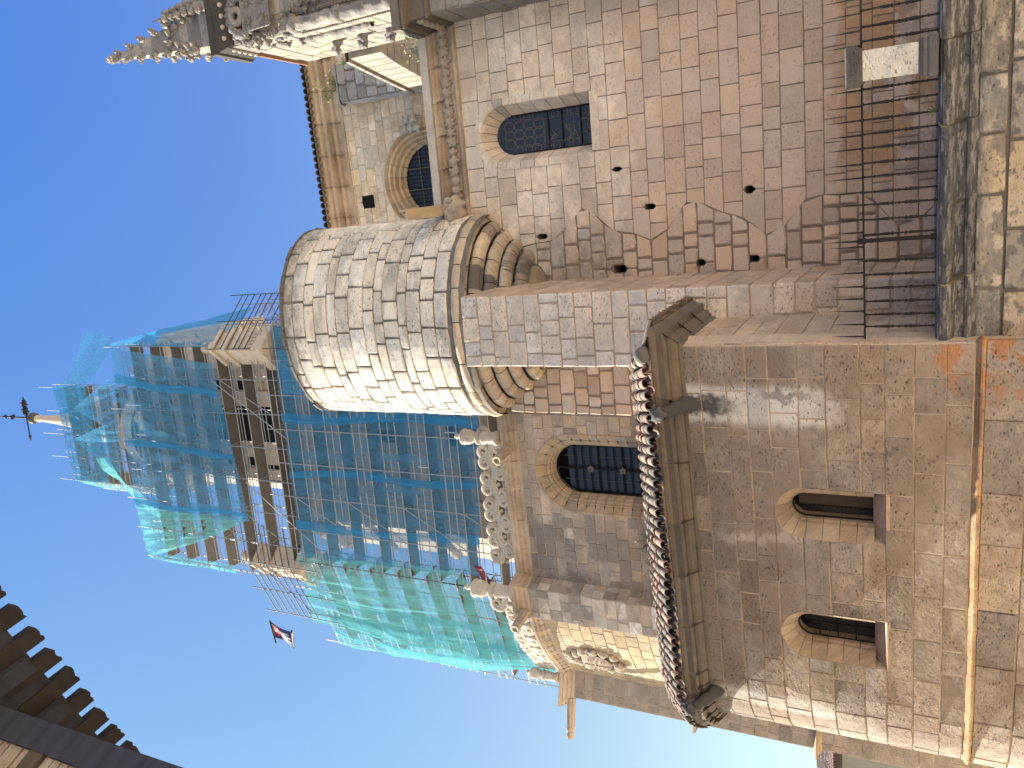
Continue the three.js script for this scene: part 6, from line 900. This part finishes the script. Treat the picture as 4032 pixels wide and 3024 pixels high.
// ---- a house far off between the buttress and the edge of the picture
{
  const t = thing('far_house', 'distant house with a clay tile roof behind the left buttress', 'house', V(-26, 0, -56)), f = frame(-24.6, -55.5, 12), wall = bigFlat([0.22, 0.21, 0.17]);
  part(t, 'wall', boxMap(f, -9, 3, 0, 6.9, -6, 0), wall);
  part(t, 'window', boxMap(f, -1.6, -0.6, 3.6, 5.0, 0.01, 0.05), M.dark);
  part(t, 'roof', gridGeo((s, v) => f(-9 + s * 12, 6.85 + v * 1.6, 0.5 - v * 4.5), 2, 2), bigFlat([0.1, 0.085, 0.075]));
  part(t, 'eave', boxMap(f, -9, 3, 6.5, 6.85, -0.1, 0.42), bigFlat([0.05, 0.045, 0.04]));
  const tg = new THREE.CylinderGeometry(0.11, 0.13, 0.55, 6, 1, true); const cols = [[0.13, 0.11, 0.1], [0.2, 0.13, 0.1], [0.3, 0.2, 0.17], [0.09, 0.08, 0.08]].map((c) => bigFlat(c));
  for (let k = 0; k < 24; k++) for (let j = 0; j < 9; j++) { const m = shadows(new THREE.Mesh(tg, j < 2 ? cols[2] : pick(cols))), q = f(-2.6 + k * 0.23, 6.95 + j * 0.178, 0.48 - j * 0.5 + rr(-0.05, 0.05)).sub(baseOf(t)); m.position.copy(q); m.quaternion.setFromUnitVectors(V(0, 1, 0), f.n.clone().multiplyScalar(-1).add(V(0, 0.36, 0)).normalize()); m.name = 'roof_tile'; t.add(m); }
  part(t, 'wall_lamp', boxMap(f, -0.35, 0.0, 5.35, 5.6, 0.3, 0.5), plain(0x9a9a98, 0.6)); part(t, 'lamp_arm', bar(f(-0.2, 5.7, 0), f(-0.2, 5.6, 0.4), 0.04, 5), M.darkIron);
}
// ---- weeds growing out of joints
const weed = (label, at, n, len, spread, col, flowers = 0) => {
  const t = thing('weed', label, 'plant', at), L = [], F = [];
  for (let k = 0; k < n; k++) { const d = V(rr(-1, 1) * spread, rr(0.2, 1), rr(-0.2, 1) * spread).normalize(), l = len * rr(0.5, 1); let p = at.clone(); for (let i = 0; i < 4; i++) { const q = p.clone().addScaledVector(d, l / 4).add(V(rr(-1, 1) * l * 0.06, -l * 0.02 * i, rr(-1, 1) * l * 0.06)); L.push(bar(p, q, 0.006, 3, 0.004)); for (let j = 0; j < 2; j++) { const s = l * 0.12, a = V(rr(-1, 1), rr(-1, 1), rr(-1, 1)).normalize().multiplyScalar(s), b = V(rr(-1, 1), rr(-1, 1), rr(-1, 1)).normalize().multiplyScalar(s * 0.35), m = new Mesher(); m.tri(q, q.clone().add(a).add(b), q.clone().add(a).sub(b), [0, 0], [1, 0], [0, 1]); L.push(m.geo()); } p = q; } if (k < flowers) F.push(new THREE.SphereGeometry(0.02, 6, 5).translate(p.x, p.y, p.z)); }
  part(t, 'foliage', withColor(merge(L.map((g) => withColor(g)))), col).userData.kind = 'stuff'; if (F.length) part(t, 'flower', merge(F.map((g) => withColor(g))), plain(0xd8d6c8, 0.9));
};
const g2 = plain(new THREE.Color().setRGB(0.10, 0.15, 0.04), 0.8, 0, { side: THREE.DoubleSide }), g3 = plain(new THREE.Color().setRGB(0.16, 0.19, 0.08), 0.8, 0, { side: THREE.DoubleSide });
weed('wispy green weed on the tile roof below the barred window', KA(-4.0, 8.45, 0.2), 16, 0.55, 1, M.leafGreen, 2);
weed('small green weed on the tile roof left of the barred window', KA(-4.75, 8.4, 0.2), 8, 0.35, 1, M.leafGreen);
weed('dry weed with white flowers on top of the grey buttress', NA(4.0, 20.5, 0.7), 22, 0.95, 1, g3, 6);
weed('thin dry weed beside the pinnacle buttress above the cornice', WA(6.2, 13.0, -0.3), 14, 0.9, 0.9, g3, 4);
weed('green tuft on the flying arch', WA(6.75, 17.35, -2.6), 14, 0.3, 1, g2);
weed('small leafy plant at the foot of the iron railing', TE(3.28, 1.6, -0.08), 9, 0.22, 1, M.leafGreen);
weed('tiny green weed at the left end of the iron railing', TE(0.45, 1.6, -0.12), 6, 0.12, 1, g2);
weed('bright green tuft on the lower ledge of the curved bay', V(-9.1, 8.35, -23.95), 12, 0.3, 1, g2);

renderer.render(scene, camera);
